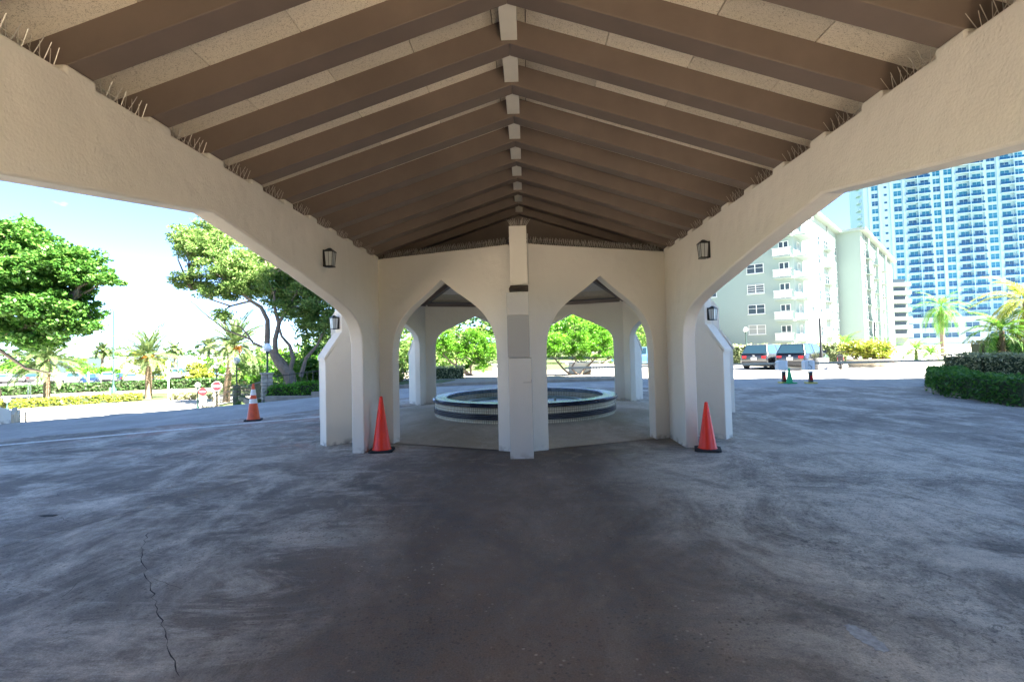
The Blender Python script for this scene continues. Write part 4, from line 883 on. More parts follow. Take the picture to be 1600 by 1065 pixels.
def hedge(name, label, path, width, height, leafm, dens=420, size=.05, z0=None, group=None, closed=False, wob=.05):
    """path: ground points along the centre line"""
    pts = [Vector((p[0], p[1], H(p[0], p[1]))) for p in path]; b0 = pts[0].copy(); o = empty(name, b0, label, 'hedge', group)
    P = []; core = MB()
    for a, b in zip(pts[:-1], pts[1:]):
        d = b - a; ln_ = d.length; n_ = int(dens * ln_ * (width + 2 * height)); dn_ = Vector((-d.y, d.x, 0)).normalized()
        u = rng.uniform(-.03, 1.03, n_); per = rng.uniform(0, width + 2 * height, n_)
        side = np.where(per < height, -width / 2, np.where(per < 2 * height, width / 2, per - 2 * height - width / 2)); hh = np.where(per < height, per, np.where(per < 2 * height, per - height, height))
        q = np.array(a - b0)[None] + u[:, None] * np.array(d)[None] + side[:, None] * np.array(dn_)[None]; q[:, 2] += hh
        nz_ = np.sin(q[:, 0] * 5 + q[:, 2] * 4) * np.sin(q[:, 1] * 4.3) * wob; q += rng.normal(size=q.shape) * .035 + nz_[:, None] * np.array([dn_.x, dn_.y, .7]); P.append(q)
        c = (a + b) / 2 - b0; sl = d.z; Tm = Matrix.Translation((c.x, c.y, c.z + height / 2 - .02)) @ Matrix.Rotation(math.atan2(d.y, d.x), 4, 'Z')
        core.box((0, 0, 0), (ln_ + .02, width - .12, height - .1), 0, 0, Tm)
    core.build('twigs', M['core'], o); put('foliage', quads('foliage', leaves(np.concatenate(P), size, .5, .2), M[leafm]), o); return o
def seg(a, b, n):
    return [(a[0] + (b[0] - a[0]) * i / n, a[1] + (b[1] - a[1]) * i / n) for i in range(n + 1)]
# left verge hedges
a, b = at(-5, 640), at(222, 626); hedge('yellow_hedge', 'low yellow-green hedge along the sunny side road at left', seg(a, b, 6), .9, .6, 'leaf_yellow', 130, .11)
a, b = at(-10, 619), at(300, 605); c = at(420, 601); hedge('street_hedge', 'long dark green hedge between the verge and the street', seg(a, b, 6) + seg(b, c, 2)[1:], 1.2, .95, 'leaf_dark', 60, .15)
for i, px in enumerate([(272, 620), (283, 621), (294, 619), (303, 617), (329, 621)]):
    p = aty(*px, 41); p.z = H(p.x, p.y); bush('verge_tuft', 'small tan-green tuft on the verge, %s of its row' % ['first', 'second', 'third', 'fourth', 'rightmost'][i], p, [((0, 0, .25), (.5, .5, .3))], 'leaf_tan', 12, 260, .09, .2, 'small tufts right of the date palm')
# clipped hedge beside the fence on the left, in front of the spreading tree
a, b = aty(417, 622, 21.0), aty(545, 607, 21.0); hh_ = hedge('clipped_hedge', 'bright green clipped hedge left of the buttress, in front of the spreading tree', seg((a.x, a.y + .4), (b.x, b.y + .6), 4), .9, .62, 'leaf_bright', 420, .055)
a2, b2 = aty(432, 602, 22.6), aty(545, 594, 22.4); hedge('leafy_border', 'loose glossy green border plants behind the clipped hedge', seg(a2, b2, 4), .9, .45, 'leaf_deep', 200, .08)
# right side hedges
kp = [(q.x, q.y) for q in (at(a, b, 0) for a, b in ((1475, 597), (1456, 603), (1450, 608), (1462, 614), (1500, 621), (1550, 628), (1605, 635), (1680, 644)))] + [(22, 9.6)]
hedge('front_hedge', 'dark green clipped hedge inside the curved kerb at the right edge', [(kp[i][0] + dx, kp[i][1] + dy) for i, dx, dy in ((1, .7, .3), (3, .8, .55), (4, .5, .75), (5, .4, .8), (6, .3, .85), (7, .2, .9))], .9, .62, 'leaf_deep', 420, .05)
hedge('middle_hedge', 'pale variegated low hedge just behind the dark green hedge', [(q.x, q.y) for q in (at(1500, 594, 0), at(1560, 598, 0), at(1640, 602, 0))], 1.3, 1.0, 'leaf_tan', 330, .05)
hedge('back_hedge', 'pale loose hedge farthest back of the three at the right edge', [(19.2, 22.2), (23, 21.0), (27, 20.2)], 1.5, 1.45, 'leaf_tan', 200, .07)
a, b = at(1128, 571), at(1345, 571); c = at(1440, 571); hedge('variegated_hedge', 'tall silvery variegated hedge behind the two parked dark cars', seg((a.x - .3, a.y + 2.2), (b.x + 1, b.y + 3.2), 6), 1.2, 1.45, 'leaf_silver', 100, .11, wob=.1)
for i, (px, hh) in enumerate([(1338, 1.2), (1352, 1.0), (1366, 1.15), (1380, .9)]):
    p = at(px, 573); bush('potted_shrub', 'yellow-green shrub growing in the %s tan pot' % ['leftmost', 'second', 'third', 'rightmost'][i], Vector((p.x, p.y, .45)), [((0, 0, hh * .55), (.75, .6, hh * .5))], 'leaf_yellow', 26, 900, .10, .3, 'shrubs in tan pots')
    o = empty('planter_pot', (p.x, p.y, 0), '%s round tan planter pot right of the motor scooter' % ['leftmost', 'second', 'third', 'rightmost'][i], 'pot', 'tan planter pots'); MB().lathe([(.02, 0), (.42, 0), (.52, .42), (.55, .5), (.46, .5), (.44, .42), (.01, .42)], 20).build('bowl', M['pot'], o, smooth=True)

# ------------------------------------------------------------------ planted beds seen through the arches
def kerb_line(name, pts, wd=.18, hgt=.13, m_='kerb', label=None):
    q = MB()
    for a, b in zip(pts[:-1], pts[1:]):
        a, b = Vector((a[0], a[1], 0)), Vector((b[0], b[1], 0)); d = b - a; c = (a + b) / 2; q.box((c.x, c.y, H(c.x, c.y) + hgt / 2 - .04), (d.length + .01, wd, hgt + .08), 0, math.atan2(d.y, d.x))
    return tag(q.build(name, M[m_], bevel=.015), kind='structure')
bed = [(-9, 23.2), (-5.5, 23.0), (0, 24.2), (4.6, 24.6), (5.6, 26), (5.6, 36), (-9, 36)]
mb = MB(); mb.prism([(x, y) for x, y in bed], -.02, .10); tag(mb.build('planting_bed', M['sand']), kind='structure')
kerb_line('kerb', [bed[0], bed[1], bed[2], bed[3], bed[4], bed[5]])
mb = MB(); mb.prism([(-9, 23.4), (-4.1, 23.25), (-3.6, 26), (-9, 26.4)], .10, .13); tag(mb.build('lawn_strip', M['grass']), kind='structure')
def twisted(name, label, B, stems, ells, seedc):
    o = tree(name, label, B, [((0, 0, -.05), .10), ((.02, 0, .08), .10)], [(s_, .075, .03) for s_ in stems], ells, 'leaf_bright', 420, 24000, .05, .22, 'twisted shrubs behind the fountain', 'barkpale', .4, 'shrub', 50, .25, .9)
    return o
B = at(733, 591); B = Vector((B.x, B.y + 1.0, .1)); k = lambda px, py, dy=0: rel(B, px, py, B.y + dy)
twisted('twisted_shrub', 'bright green upright shrub with twisting bare stems behind the fountain, left one', B, [[(0, 0, 0), k(722, 575), k(705, 566), k(692, 553), k(686, 540)], [(0, 0, 0), k(735, 572), k(745, 560), k(742, 545)], [(0, 0, 0), k(715, 578), k(712, 560), k(720, 545)]],
        [(k(690, 540), (.75, .8, .6)), (k(715, 545), (.9, .9, .75)), (k(745, 548), (.9, .9, .85)), (k(765, 540), (.8, .8, .8)), (k(735, 522), (.7, .7, .5)), (k(700, 525), (.5, .6, .4)), (k(752, 572), (.45, .6, .4))], 1)
B = at(905, 590); B = Vector((B.x, B.y + 1.0, .1)); k = lambda px, py, dy=0: rel(B, px, py, B.y + dy)
twisted('twisted_shrub', 'bright green upright shrub with splayed bare stems behind the fountain, right one', B, [[(-.3, 0, 0), k(882, 578), k(872, 566), k(862, 555)], [(0, 0, 0), k(893, 575), k(900, 562), k(888, 548)], [(.2, 0, 0), k(912, 578), k(925, 565), k(938, 552)], [(.4, .1, 0), k(930, 575), k(948, 562)]],
        [(k(860, 545), (.7, .8, .5)), (k(880, 545), (.8, .8, .6)), (k(905, 538), (.9, .9, .9)), (k(930, 540), (.9, .9, .8)), (k(955, 545), (.8, .8, .7)), (k(910, 515), (.5, .5, .55)), (k(945, 525), (.45, .5, .4)), (k(868, 528), (.4, .4, .4))], 2)
hedge('bed_hedge', 'clipped hedge block to the left of the left twisted shrub', [(-5.0, 27.6), (-3.4, 27.8)], 1.0, .75, 'leaf_tan', 300, .05)
bush('bed_shrub', 'small round yellow-green shrub seen through the narrow left arch', Vector((-6.2, 25.6, .1)), [((0, 0, .5), (.7, .6, .5))], 'leaf_yellow', 30, 1200, .06, .25)
for i, (x0, x1, y, h_) in enumerate([(-1.9, 0.7, 29.2, .62), (2.4, 5.0, 29.0, .62)]):
    o = empty('planter_wall', ((x0 + x1) / 2, y, .1), 'low cream planter wall behind the %s twisted shrub' % ('left' if i == 0 else 'right'), 'planter', 'low cream planter walls')
    MB().box((0, 0, h_ / 2), (x1 - x0, .3, h_)).build('wall', M['stucco_light'], o, bevel=.03); MB().box((0, 0, h_ + .03), (x1 - x0 + .08, .38, .06)).build('coping', M['white'], o, bevel=.01)
o = empty('white_fence_panel', (4.0, 27.6, .1), 'short white slatted panel right of the right twisted shrub', 'fence')
for i in range(7): MB().box((-.45 + i * .15, 0, .3), (.11, .04, .6)).build('slat', M['white'], o)
MB().box((0, .03, .12), (1.1, .03, .06)).box((0, .03, .5), (1.1, .03, .06)).build('rail', M['white'], o)
# curved kerb and bed at the right edge
kerb_line('kerb', kp, .2, .12)
mb = MB(); mb.prism(kp[::-1] + [(11.9, 19), (17, 24), (30, 24), (30, 10.6)][::1] if False else [(x + .03, y + .03) for x, y in kp] + [(29, 9.6), (29, 24), (20, 24)], 0.0, .09); tag(mb.build('planting_bed', M['soil']), kind='structure')
# left kerb along fence and clipped hedge
a, b, c, d = aty(375, 630, 27.5), aty(416, 625, 20.8), aty(488, 614, 20.6), aty(560, 606, 20.5); kerb_line('kerb', [(p.x, p.y) for p in (a, b, c, d)], .2, .16)

# ------------------------------------------------------------------ fence with stone posts, left
stone_m = []
def stone_post(px, py, yy, hgt, label):
    p = aty(px, py, yy); o = empty('stone_post', p, label, 'post', 'stone posts of the fence', .6); wd = .42
    MB().box((0, 0, hgt / 2 - .1), (wd - .05, wd - .05, hgt + .16)).build('core', M['mortar'], o)
    z = 0.0
    while z < hgt - .05:
        hh = random.uniform(.12, .18)
        for sx, sy in ((-1, -1), (1, -1), (-1, 1), (1, 1)):
            w_ = wd / 2 * random.uniform(.85, 1.1); q = MB(); q.box((sx * wd / 4, sy * wd / 4, z + hh / 2), (w_ - .015, wd / 2 - .01, hh - .015)); q.build('stone', M['stone'], o, bevel=.02)
        z += hh
    MB().box((0, 0, z + .03), (wd + .06, wd + .06, .07)).build('cap', M['stone'], o, bevel=.02); return p, hgt
P3 = stone_post(337, 636, 34, .95, 'leaning low stone post at the bottom of the sloping fence beside the stop sign')
P2 = stone_post(370, 630, 28.5, .92, 'middle stone post of the sloping fence, globe lamp behind it')
P1 = stone_post(417, 624, 21.2, .95, 'top stone post of the sloping fence next to the clipped hedge')
def fence(a, b, ha, hb, label):
    o = empty('iron_fence', a, label, 'fence', 'bronze railing sections'); d = b - a; n_ = max(4, int(d.length / .28)); sec = 0
    for t in (0.12, 0.95):
        q = MB(); q.bar((0, 0, ha * t), (d.x, d.y, d.z + hb * t), .022, n=4); q.build('rail', M['rail'], o)
    for i in range(n_ + 1):
        t = i / n_; q = MB(); c = d * t; hh = ha * (1 - t) + hb * t; q.bar((c.x, c.y, c.z + .04), (c.x, c.y, c.z + hh), .014, n=4); q.build('baluster', M['rail'], o)
fence(P3[0], P2[0], .85, .85, 'lower section of bronze railing between the two lower stone posts')
fence(P2[0], P1[0], .85, .85, 'upper section of bronze railing between the two upper stone posts')
a, b = aty(425, 604, 23.6), aty(545, 592, 23.4); a.z = H(a.x, a.y); b.z = H(b.x, b.y); fence(a, b, 1.25, 1.25, 'bronze railing behind the hedge under the spreading tree')
# rocks beside the last post
for i, (px, py) in enumerate([(328, 634), (322, 636), (331, 631)]):
    p = aty(px, py, 33.5); p.z = H(p.x, p.y); q = MB(); q.lathe([(.02, 0), (.22, .02), (.26, .12), (.16, .26), (.01, .3)], 7); o = q.build('rock', M['stone'], None, loc=p, bevel=.02); tag(o, ['tan rock at the foot of the stone post by the stop sign', 'leftmost tan rock by the stop sign', 'small tan rock behind the others by the stop sign'][i], 'rock', 'rocks by the stop sign')

# globe lamps, street lamp
def globe_lamp(p, h, r, label, postm='greenpost', basebox=False):
    o = empty('globe_lamp', p, label, 'lamp', 'globe lamps')
    MB().lathe([(.09, 0), (.09, .12), (.05, .2), (.038, h - .12), (.06, h - .06), (.08, h)], 12).build('post', M[postm], o, smooth=True)
    MB().lathe([(.01, h), (r * .6, h + r * .2), (r * .95, h + r * .65), (r, h + r), (r * .86, h + r * 1.5), (r * .5, h + r * 1.87), (.01, h + r * 2)], 16).build('globe', M['globe'], o, smooth=True)
    if basebox: MB().box((0, 0, .3), (1.0, .8, .62)).build('plinth', M['white'], o, bevel=.02)
p = aty(418, 606, 23.0); p.z = H(p.x, p.y); globe_lamp(p, 2.3, .2, 'tallest globe lamp behind the orange cone')
p = aty(370, 629, 29.5); p.z = H(p.x, p.y); globe_lamp(p, 2.4, .2, 'globe lamp behind the middle stone post')
p = aty(338, 633, 37); p.z = H(p.x, p.y); globe_lamp(p, 2.5, .2, 'globe lamp above the stop sign')
p = aty(309, 637, 33); p.z = H(p.x, p.y); globe_lamp(p, 1.35, .17, 'low globe lamp beside the small red traffic sign')
p = at(11, 640); globe_lamp(p, .5, .2, 'short globe lamp at the left edge behind the slatted wall')
p = at(1193, 569); globe_lamp(Vector((p.x, p.y + 3, 0)), 2.6, .19, 'white globe lamp behind the parked dark cars')
p = aty(857, 585, 30);p.z = 0; globe_lamp(Vector((p.x, p.y + 6, 0)), 2.7, .2, 'globe lamp beyond the right twisted shrub')
for i, (px, py, h_, lb) in enumerate([(1284, 577, 3.0, 'black lamp post rising from a white block right of the cars'), (1369, 566, 3.0, 'black lamp post standing between the potted shrubs and the cycad')]):
    p = at(px, py); o = empty('lamp_post', p, lb, 'lamp', 'black lamp posts')
    MB().lathe([(.10, .55 if i == 0 else 0), (.10, .9), (.07, 1.0), (.06, h_), (.02, h_ + .15)], 12).build('post', M['black'], o, smooth=True)
    MB().lathe([(.07, h_), (.10, h_ + .1), (.08, h_ + .3), (.01, h_ + .36)], 10).build('head', M['glass_lamp'], o, smooth=True)
    if i == 0:
        MB().box((0, 0, .32), (.55, .5, .66)).build('plinth', M['white'], o, bevel=.02)
        b = tag(MB().box((p.x - 1.0, p.y + .5, .2), (2.2, .6, .42)).build('concrete_bench', M['white'], None, bevel=.03), 'low white concrete bench block left of the black lamp post', 'bench')
p = at(177, 616); o = empty('street_lamp', p, 'tall dark teal street lamp with hooked arm beside the street', 'lamp')
hh = (aty(177, 486, p.y) - p).z
MB().lathe([(.28, 0), (.28, .5), (.16, .7), (.09, 1.0), (.06, hh - .6), (.05, hh)], 12).build('post', M['greenpost'], o, smooth=True)
MB().tube([(0, 0, hh - .1), (-.05, 0, hh + .15), (-.25, 0, hh + .2), (-.4, 0, hh + .05)], [.045] * 4, 8).build('arm', M['greenpost'], o, smooth=True)
MB().lathe([(.02, .0), (.16, -.05), (.2, -.22), (.12, -.4), (.02, -.46)], 12, c=(-.42, 0, hh + .08)).build('lamp_head', M['greenpost'], o, smooth=True)
for i, (px, py, top, lb) in enumerate([(263, 622, 562, 'thin grey pole right of the date palm trunk'), (44, 624, 598, 'pair of short white posts at left below the street'), (138, 610, 582, 'thin white pole among the parked cars'), (172, 617, 607, 'low white marker post at the foot of the street lamp')]):
    p = at(px, py); o = empty('thin_pole', p, lb, 'pole'); h_ = (aty(px, top, p.y) - p).z
    MB().bar((0, 0, 0), (0, 0, h_), .05, n=8).build('shaft', M['white'], o)
    if i == 1: MB().bar((.22, 0, 0), (.22, 0, h_), .05, n=8).build('shaft', M['white'], o); MB().bar((-.02, 0, h_), (.24, 0, h_), .05, n=8).build('crossbar', M['white'], o)
    if i == 0: MB().box((0, -.03, h_ - .3), (.35, .02, .45)).build('plate', M['signwhite'], o)
    if i in (2, 3): MB().lathe([(.06, h_), (.07, h_ + .05), (.01, h_ + .1)], 8).build('cap', M['signwhite'], o)

# signs
def text_mesh(txt, size, m_, depth=.004):
    cu = bpy.data.curves.new('lettering', 'FONT'); cu.body = txt; cu.size = size; cu.extrude = depth; cu.align_x = 'CENTER'; cu.align_y = 'CENTER'; cu.offset = size * .012
    to = bpy.data.objects.new('lettering', cu); col.objects.link(to); dg = bpy.context.evaluated_depsgraph_get(); me = bpy.data.meshes.new_from_object(to.evaluated_get(dg)); bpy.data.objects.remove(to); me.materials.clear(); me.materials.append(m_); return me
def octo(r): return [(r * math.cos(R(22.5 + 45 * i)), r * math.sin(R(22.5 + 45 * i))) for i in range(8)]
RX = Matrix.Rotation(R(90), 4, 'X')
p = aty(339, 637, 33.4); p.z = H(p.x, p.y); c = aty(341.5, 603, p.y); o = empty('stop_sign', p, 'red octagonal stop sign on a dark pole at the foot of the fence', 'sign', rz=R(22)); hz_ = c.z - p.z
MB().lathe([(.05, 0), (.045, hz_ + .2)], 10).build('pole', M['black'], o, smooth=True)
MB().prism(octo(.33), .05, .062, 0, Matrix.Translation((0, 0, hz_)) @ RX).build('border', M['signwhite'], o); MB().prism(octo(.305), .0635, .066, 0, Matrix.Translation((0, 0, hz_)) @ RX).build('face', M['signred'], o)
q = put('lettering', text_mesh('STOP', .22, M['signwhite']), o, (0, -.072, hz_)); q.rotation_euler = (R(90), 0, 0)
p = aty(317, 637, 33); p.z = H(p.x, p.y); c = aty(314, 611.5, p.y); o = empty('small_red_sign', p, 'small round red sign over two white plates beside the low globe lamp', 'sign', rz=R(22)); hz_ = c.z - p.z
MB().lathe([(.04, 0), (.035, hz_ + .1)], 10).build('pole', M['black'], o, smooth=True)
MB().prism([(.25 * math.cos(a), .25 * math.sin(a)) for a in np.linspace(0, 2 * math.pi, 20, endpoint=False)], .04, .05, 0, Matrix.Translation((0, 0, hz_)) @ RX).build('disc', M['signred'], o)
MB().box((0, -.056, hz_), (.3, .006, .08)).build('bar', M['signwhite'], o)
for i in range(2): MB().box((.02, -.045, hz_ - .42 - i * .3), (.42, .012, .25)).build('plate', M['signwhite'], o); MB().box((.02, -.054, hz_ - .42 - i * .3), (.26, .004, .05)).build('arrow', M['signblack'], o)

# slatted wall at the left edge
a = at(-14, 645); o = empty('slatted_wall', (0, 0, 0), 'low cream wall with tan slats at the left edge', 'wall')
A, Bp, Cp = at(-30, 668), at(17, 660), at(42, 657); A2, B2, C2 = aty(-30, 628, A.y), aty(22, 640, Bp.y), aty(42, 646, Cp.y)
for (u, v, uh, vh, m_, nm) in ((A, Bp, A2.z - A.z, B2.z - Bp.z, 'stucco_light', 'wall_panel'),):
    d = v - u; nrm = Vector((-d.y, d.x, 0)).normalized() * .12; mb = MB(); lo = Vector((0, 0, -.3)); mb.add([u + lo, v + lo, v + nrm + lo, u + nrm + lo, u + Vector((0, 0, uh)), v + Vector((0, 0, vh)), v + nrm + Vector((0, 0, vh)), u + nrm + Vector((0, 0, uh))], BF); mb.build(nm, M[m_], o)
for i in range(6):
    t0 = i / 6; u = Bp.lerp(Cp, t0 + .01); v = Bp.lerp(Cp, t0 + .14); h0 = (B2.z - Bp.z) * (1 - t0) + (C2.z - Cp.z) * t0; d = v - u; MB().box(((u.x + v.x) / 2, (u.y + v.y) / 2, (u.z + v.z) / 2 + h0 / 2 - .1), (d.length, .1, h0 + .2), 0, math.atan2(d.y, d.x)).build('slat', M['tan'], o)

# ------------------------------------------------------------------ barrier gates, green cone, rails
def gate(px, py, label, side, symbol):
    p = at(px, py, 0); o = empty('barrier_gate', p, label, 'barrier', 'white barrier gates', R(0))
    MB().box((0, 0, .02), (.34, .34, .05)).build('base_plate', mat('yellow_paint', (.6, .5, .12), .6), o)
    MB().box((0, 0, .24), (.13, .13, .42)).build('post', M['signblack'], o, bevel=.01); MB().box((0, -.069, .22), (.10, .004, .17)).build('reflector', M['tail'], o)
    MB().box((0, 0, .46), (.14, .14, .05)).build('collar', M['white'], o)
    pr = [(-.27, .52), (.09, .52), (.09, .85), (.03, .91), (-.20, .91), (-.27, .85)] if True else []
    MB().prism([(x, z) for x, z in pr], -.14, .14, 0, RX).build('cabinet', M['white'], o, bevel=.015)
    q = MB(); q.box((.062, -.145, .70), (.075, .006, .40)); q.build('edge_strip', M['signwhite'], o)
    if symbol:
        q = MB(); q.tube([(-.10 + .08 * math.cos(a), -.143, .63 + .09 * math.sin(a)) for a in np.linspace(-2.6, 2.4, 12)], [.011] * 12, 5); q.tube([(-.13, -.143, .80), (-.12, -.143, .70), (-.06, -.143, .70), (-.03, -.143, .61)], [.013] * 4, 5); q.lathe([(.001, -.03), (.028, 0), (.001, .03)], 8, c=(-.13, -.143, .84)); q.build('wheelchair_symbol', M['pillar_dark'], o)
    x0 = -.28 if side < 0 else .12; L_ = 8.5; MB().box((x0 + side * L_ / 2, .1, .78), (L_, .05, .085)).build('arm', M['pot'], o, bevel=.008)
gate(1225, 598, 'left white barrier gate with its arm reaching left', -1, False); gate(1267, 598.5, 'right white barrier gate with wheelchair symbol, arm reaching right', 1, True)
p = at(1234, 598.5, 0); cone((p.x, p.y, 0), .62, 'green_cone', [], 'green traffic cone between the two barrier gates', bs=.42, basemat=M['green_cone'])
o = empty('white_railing', at(1415, 563), 'thin white railing near the cycad and royal palm', 'railing'); a, b = at(1412, 563), at(1512, 562); d = b - a; o.location = a
for t in (.5, .95): MB().bar((0, 0, t), (d.x, d.y, t), .035, n=6).build('rail', M['white'], o)
for i in range(7): MB().bar((d.x * i / 6, d.y * i / 6, 0), (d.x * i / 6, d.y * i / 6, .97), .035, n=6).build('post', M['white'], o)

# ------------------------------------------------------------------ vehicles
def car_parts(kind, paint):
    """+x is the front; origin on the ground at the middle"""
    D = dict(sedan=(4.6, .90, 1.42, .95, [-1.9, -1.15, .55, 1.25]), suv=(4.6, .90, 1.56, .96, [-2.22, -1.85, .45, 1.2]), pickup=(5.4, .96, 1.82, 1.08, [-.7, -.5, .9, 1.5]), hatch=(4.1, .88, 1.50, .95, [-1.95, -1.6, .4, 1.15]))[kind]
    Ln, W, Ht, belt, cx = D; hl = Ln / 2; parts = {}
    st = [(-hl, .42, belt - .22, .86), (-hl + .06, .30, belt - .05, .93), (-hl + .35, .24, belt, 1), (-.6, .22, belt, 1), (cx[3], .22, belt - .02, 1), (hl - .55, .24, belt - .16, .97), (hl - .08, .30, belt - .28, .88), (hl, .40, belt - .42, .80)]
    if kind == 'sedan': st[0] = (-hl, .42, belt - .15, .86)
    mb = MB(); n_ = 8
    for x, zb, zt, wk in st:
        w_ = W * wk; zm = (zb + zt) / 2; mb.v += [(x, -w_ * .92, zb), (x, -w_, zb + .12), (x, -w_, zm + .1), (x, -w_ * .93, zt), (x, w_ * .93, zt), (x, w_, zm + .1), (x, w_, zb + .12), (x, w_ * .92, zb)]
    for i in range(len(st) - 1):
        for j in range(n_): mb.f.append((i * n_ + j, i * n_ + (j + 1) % n_, (i + 1) * n_ + (j + 1) % n_, (i + 1) * n_ + j)); mb.m.append(0)
    mb.f += [tuple(reversed(range(n_))), tuple(range((len(st) - 1) * n_, len(st) * n_))]; mb.m += [0, 0]
    wb, wt = W * .90, W * .70; x0, x1, x2, x3 = cx
    lo, hi = belt - .02, Ht
    roofz = [(x0, lo, wb), (x1, hi - .03, wt), ((x1 + x2) / 2, hi, wt), (x2, hi - .05, wt), (x3, lo, wb)]
    cab = MB()
    for x, z, w_ in roofz: cab.v += [(x, -w_, z), (x, w_, z)]
    cab.v += [((x1 + x2) / 2, -wb, lo), ((x1 + x2) / 2, wb, lo)]
    mb.add(cab.v, [(0, 1, 3, 2), (2, 3, 5, 4), (4, 5, 7, 6), (6, 7, 9, 8), (0, 2, 4, 6, 8, 10), (9, 7, 5, 3, 1, 11)], 0)
    mb.box((-hl + .02, 0, .40), (.10, W * 1.7, .22), 1); mb.box((hl - .03, 0, .38), (.10, W * 1.6, .22), 1); mb.box((0, 0, .25), (Ln * .86, W * 1.92, .14), 1)
    parts['body'] = (mb.mesh('body', [paint, M['signblack']], True, 30), [])
    g = MB(); e = .012
    def quad_in(a, b, c, d, ins, off, gl=g):
        P = [Vector(v) for v in (a, b, c, d)]; m_ = sum(P, Vector()) / 4; nr = (P[1] - P[0]).cross(P[3] - P[0]).normalized()
        if nr.dot(m_ - Vector((0, 0, .8))) < 0: nr = -nr
        gl.add([p_ + (m_ - p_) * ins + nr * off for p_ in P], [(0, 1, 2, 3)])
    gg = []
    def win(a, b, c, d, ins=.12):
        q = MB(); quad_in(a, b, c, d, ins, .012, q); gg.append(q.mesh('window', M['carglass']))
    win((x0, -wb, lo + .03), (x0, wb, lo + .03), (x1, wt, hi - .05), (x1, -wt, hi - .05), .10); win((x3, -wb, lo + .03), (x3, wb, lo + .03), (x2, wt, hi - .07), (x2, -wt, hi - .07), .10)
    xm = (x1 + x2) / 2
    for s in (-1, 1):
        win((xm - .03, s * wb, lo), (x0 + .1, s * wb, lo), (x1 + .05, s * wt, hi - .05), (xm - .03, s * wt, hi - .03), .13); win((x3 - .1, s * wb, lo), (xm + .03, s * wb, lo), (xm + .03, s * wt, hi - .03), (x2 - .05, s * wt, hi - .08), .13)
    parts['window'] = gg
    tl = MB().box((-hl + .07, 0, belt - .20), (.14, .26, .17)).mesh('tail_light', M['tail']); hd = MB().box((hl - .10, 0, belt - .40), (.14, .36, .15)).mesh('headlight', M['head'])
    pl = MB().box((-hl - .012, 0, .68), (.02, .34, .16)).mesh('number_plate', M['plate']); bd = MB().box((-hl - .005, 0, .86), (.02, .12, .06)).mesh('badge', M['rim'])
    ty = MB(); ty.lathe([(.2, -.1), (.31, -.11), (.335, -.07), (.335, .07), (.31, .11), (.2, .1)], 18); tm = ty.mesh('tyre', M['tyre'], True); rm_ = MB().lathe([(.01, -.10), (.06, -.105), (.19, -.08), (.21, -.1), (.21, .1), (.19, .08), (.06, .105), (.01, .1)], 14).mesh('rim', M['rim'])
    mr_ = MB().box((x3 - .25, 0, belt + .08), (.12, .2, .13)).mesh('mirror', paint)
    return parts, tl, hd, pl, bd, tm, rm_, mr_, (Ln, W, hl)
CACHE = {}
def car(kind, paint, loc, rz, label, group, sc_=1.0):
    key = (kind, paint); cached = CACHE.get(key)
    if cached: o = copy_tree(cached); o.location = loc; o.rotation_euler = (0, 0, rz); o['label'] = label; o['group'] = group; return o
    parts, tl, hd, pl, bd, tm, rm_, mr_, (Ln, W, hl) = car_parts(kind, PAINT[paint]); o = empty('parked_car', loc, label, 'car', group, rz)
    put('body', parts['body'][0], o, bevel=.03)
    for g in parts['window']: put('window', g, o)
    for s in (-1, 1): put('tail_light', tl, o, (0, s * W * .66, 0)); put('headlight', hd, o, (0, s * W * .62, 0)); put('mirror', mr_, o, (0, s * W * 1.02, 0))
    put('number_plate', pl, o); put('badge', bd, o)
    for sx in (-1, 1):
        for sy in (-1, 1):
            wv = put('wheel', tm, o, (sx * (hl - .82), sy * (W - .10), .335)); wv.rotation_euler = (R(90), 0, 0); put('rim', rm_, wv)
    CACHE[key] = o; return o
gR = 'dark cars parked by the variegated hedge'
p = at(1190, 577, 0); car('suv', 'charcoal', (p.x + 1.2, p.y + 1.6, 0), R(44), 'left dark SUV parked nose-in to the silvery hedge', gR)
p = at(1247, 578, 0); car('suv', 'black', (p.x + 1.2, p.y + 1.6, 0), R(44), 'right black SUV behind the barrier gates', gR)
p = at(1003, 573, 0); car('suv', 'lightblue', (p.x + .3, p.y + 1.5, 0), R(155), 'light blue SUV seen through the narrow right arch of the pavilion', 'cars beyond the pavilion')
gl = 'cars parked along the street at left'
rows = [(24, 597, 'suv', 'white', 'white SUV at the left end of the parked row'), (28, 595, None, None, None), (15, 590, None, None, None)]
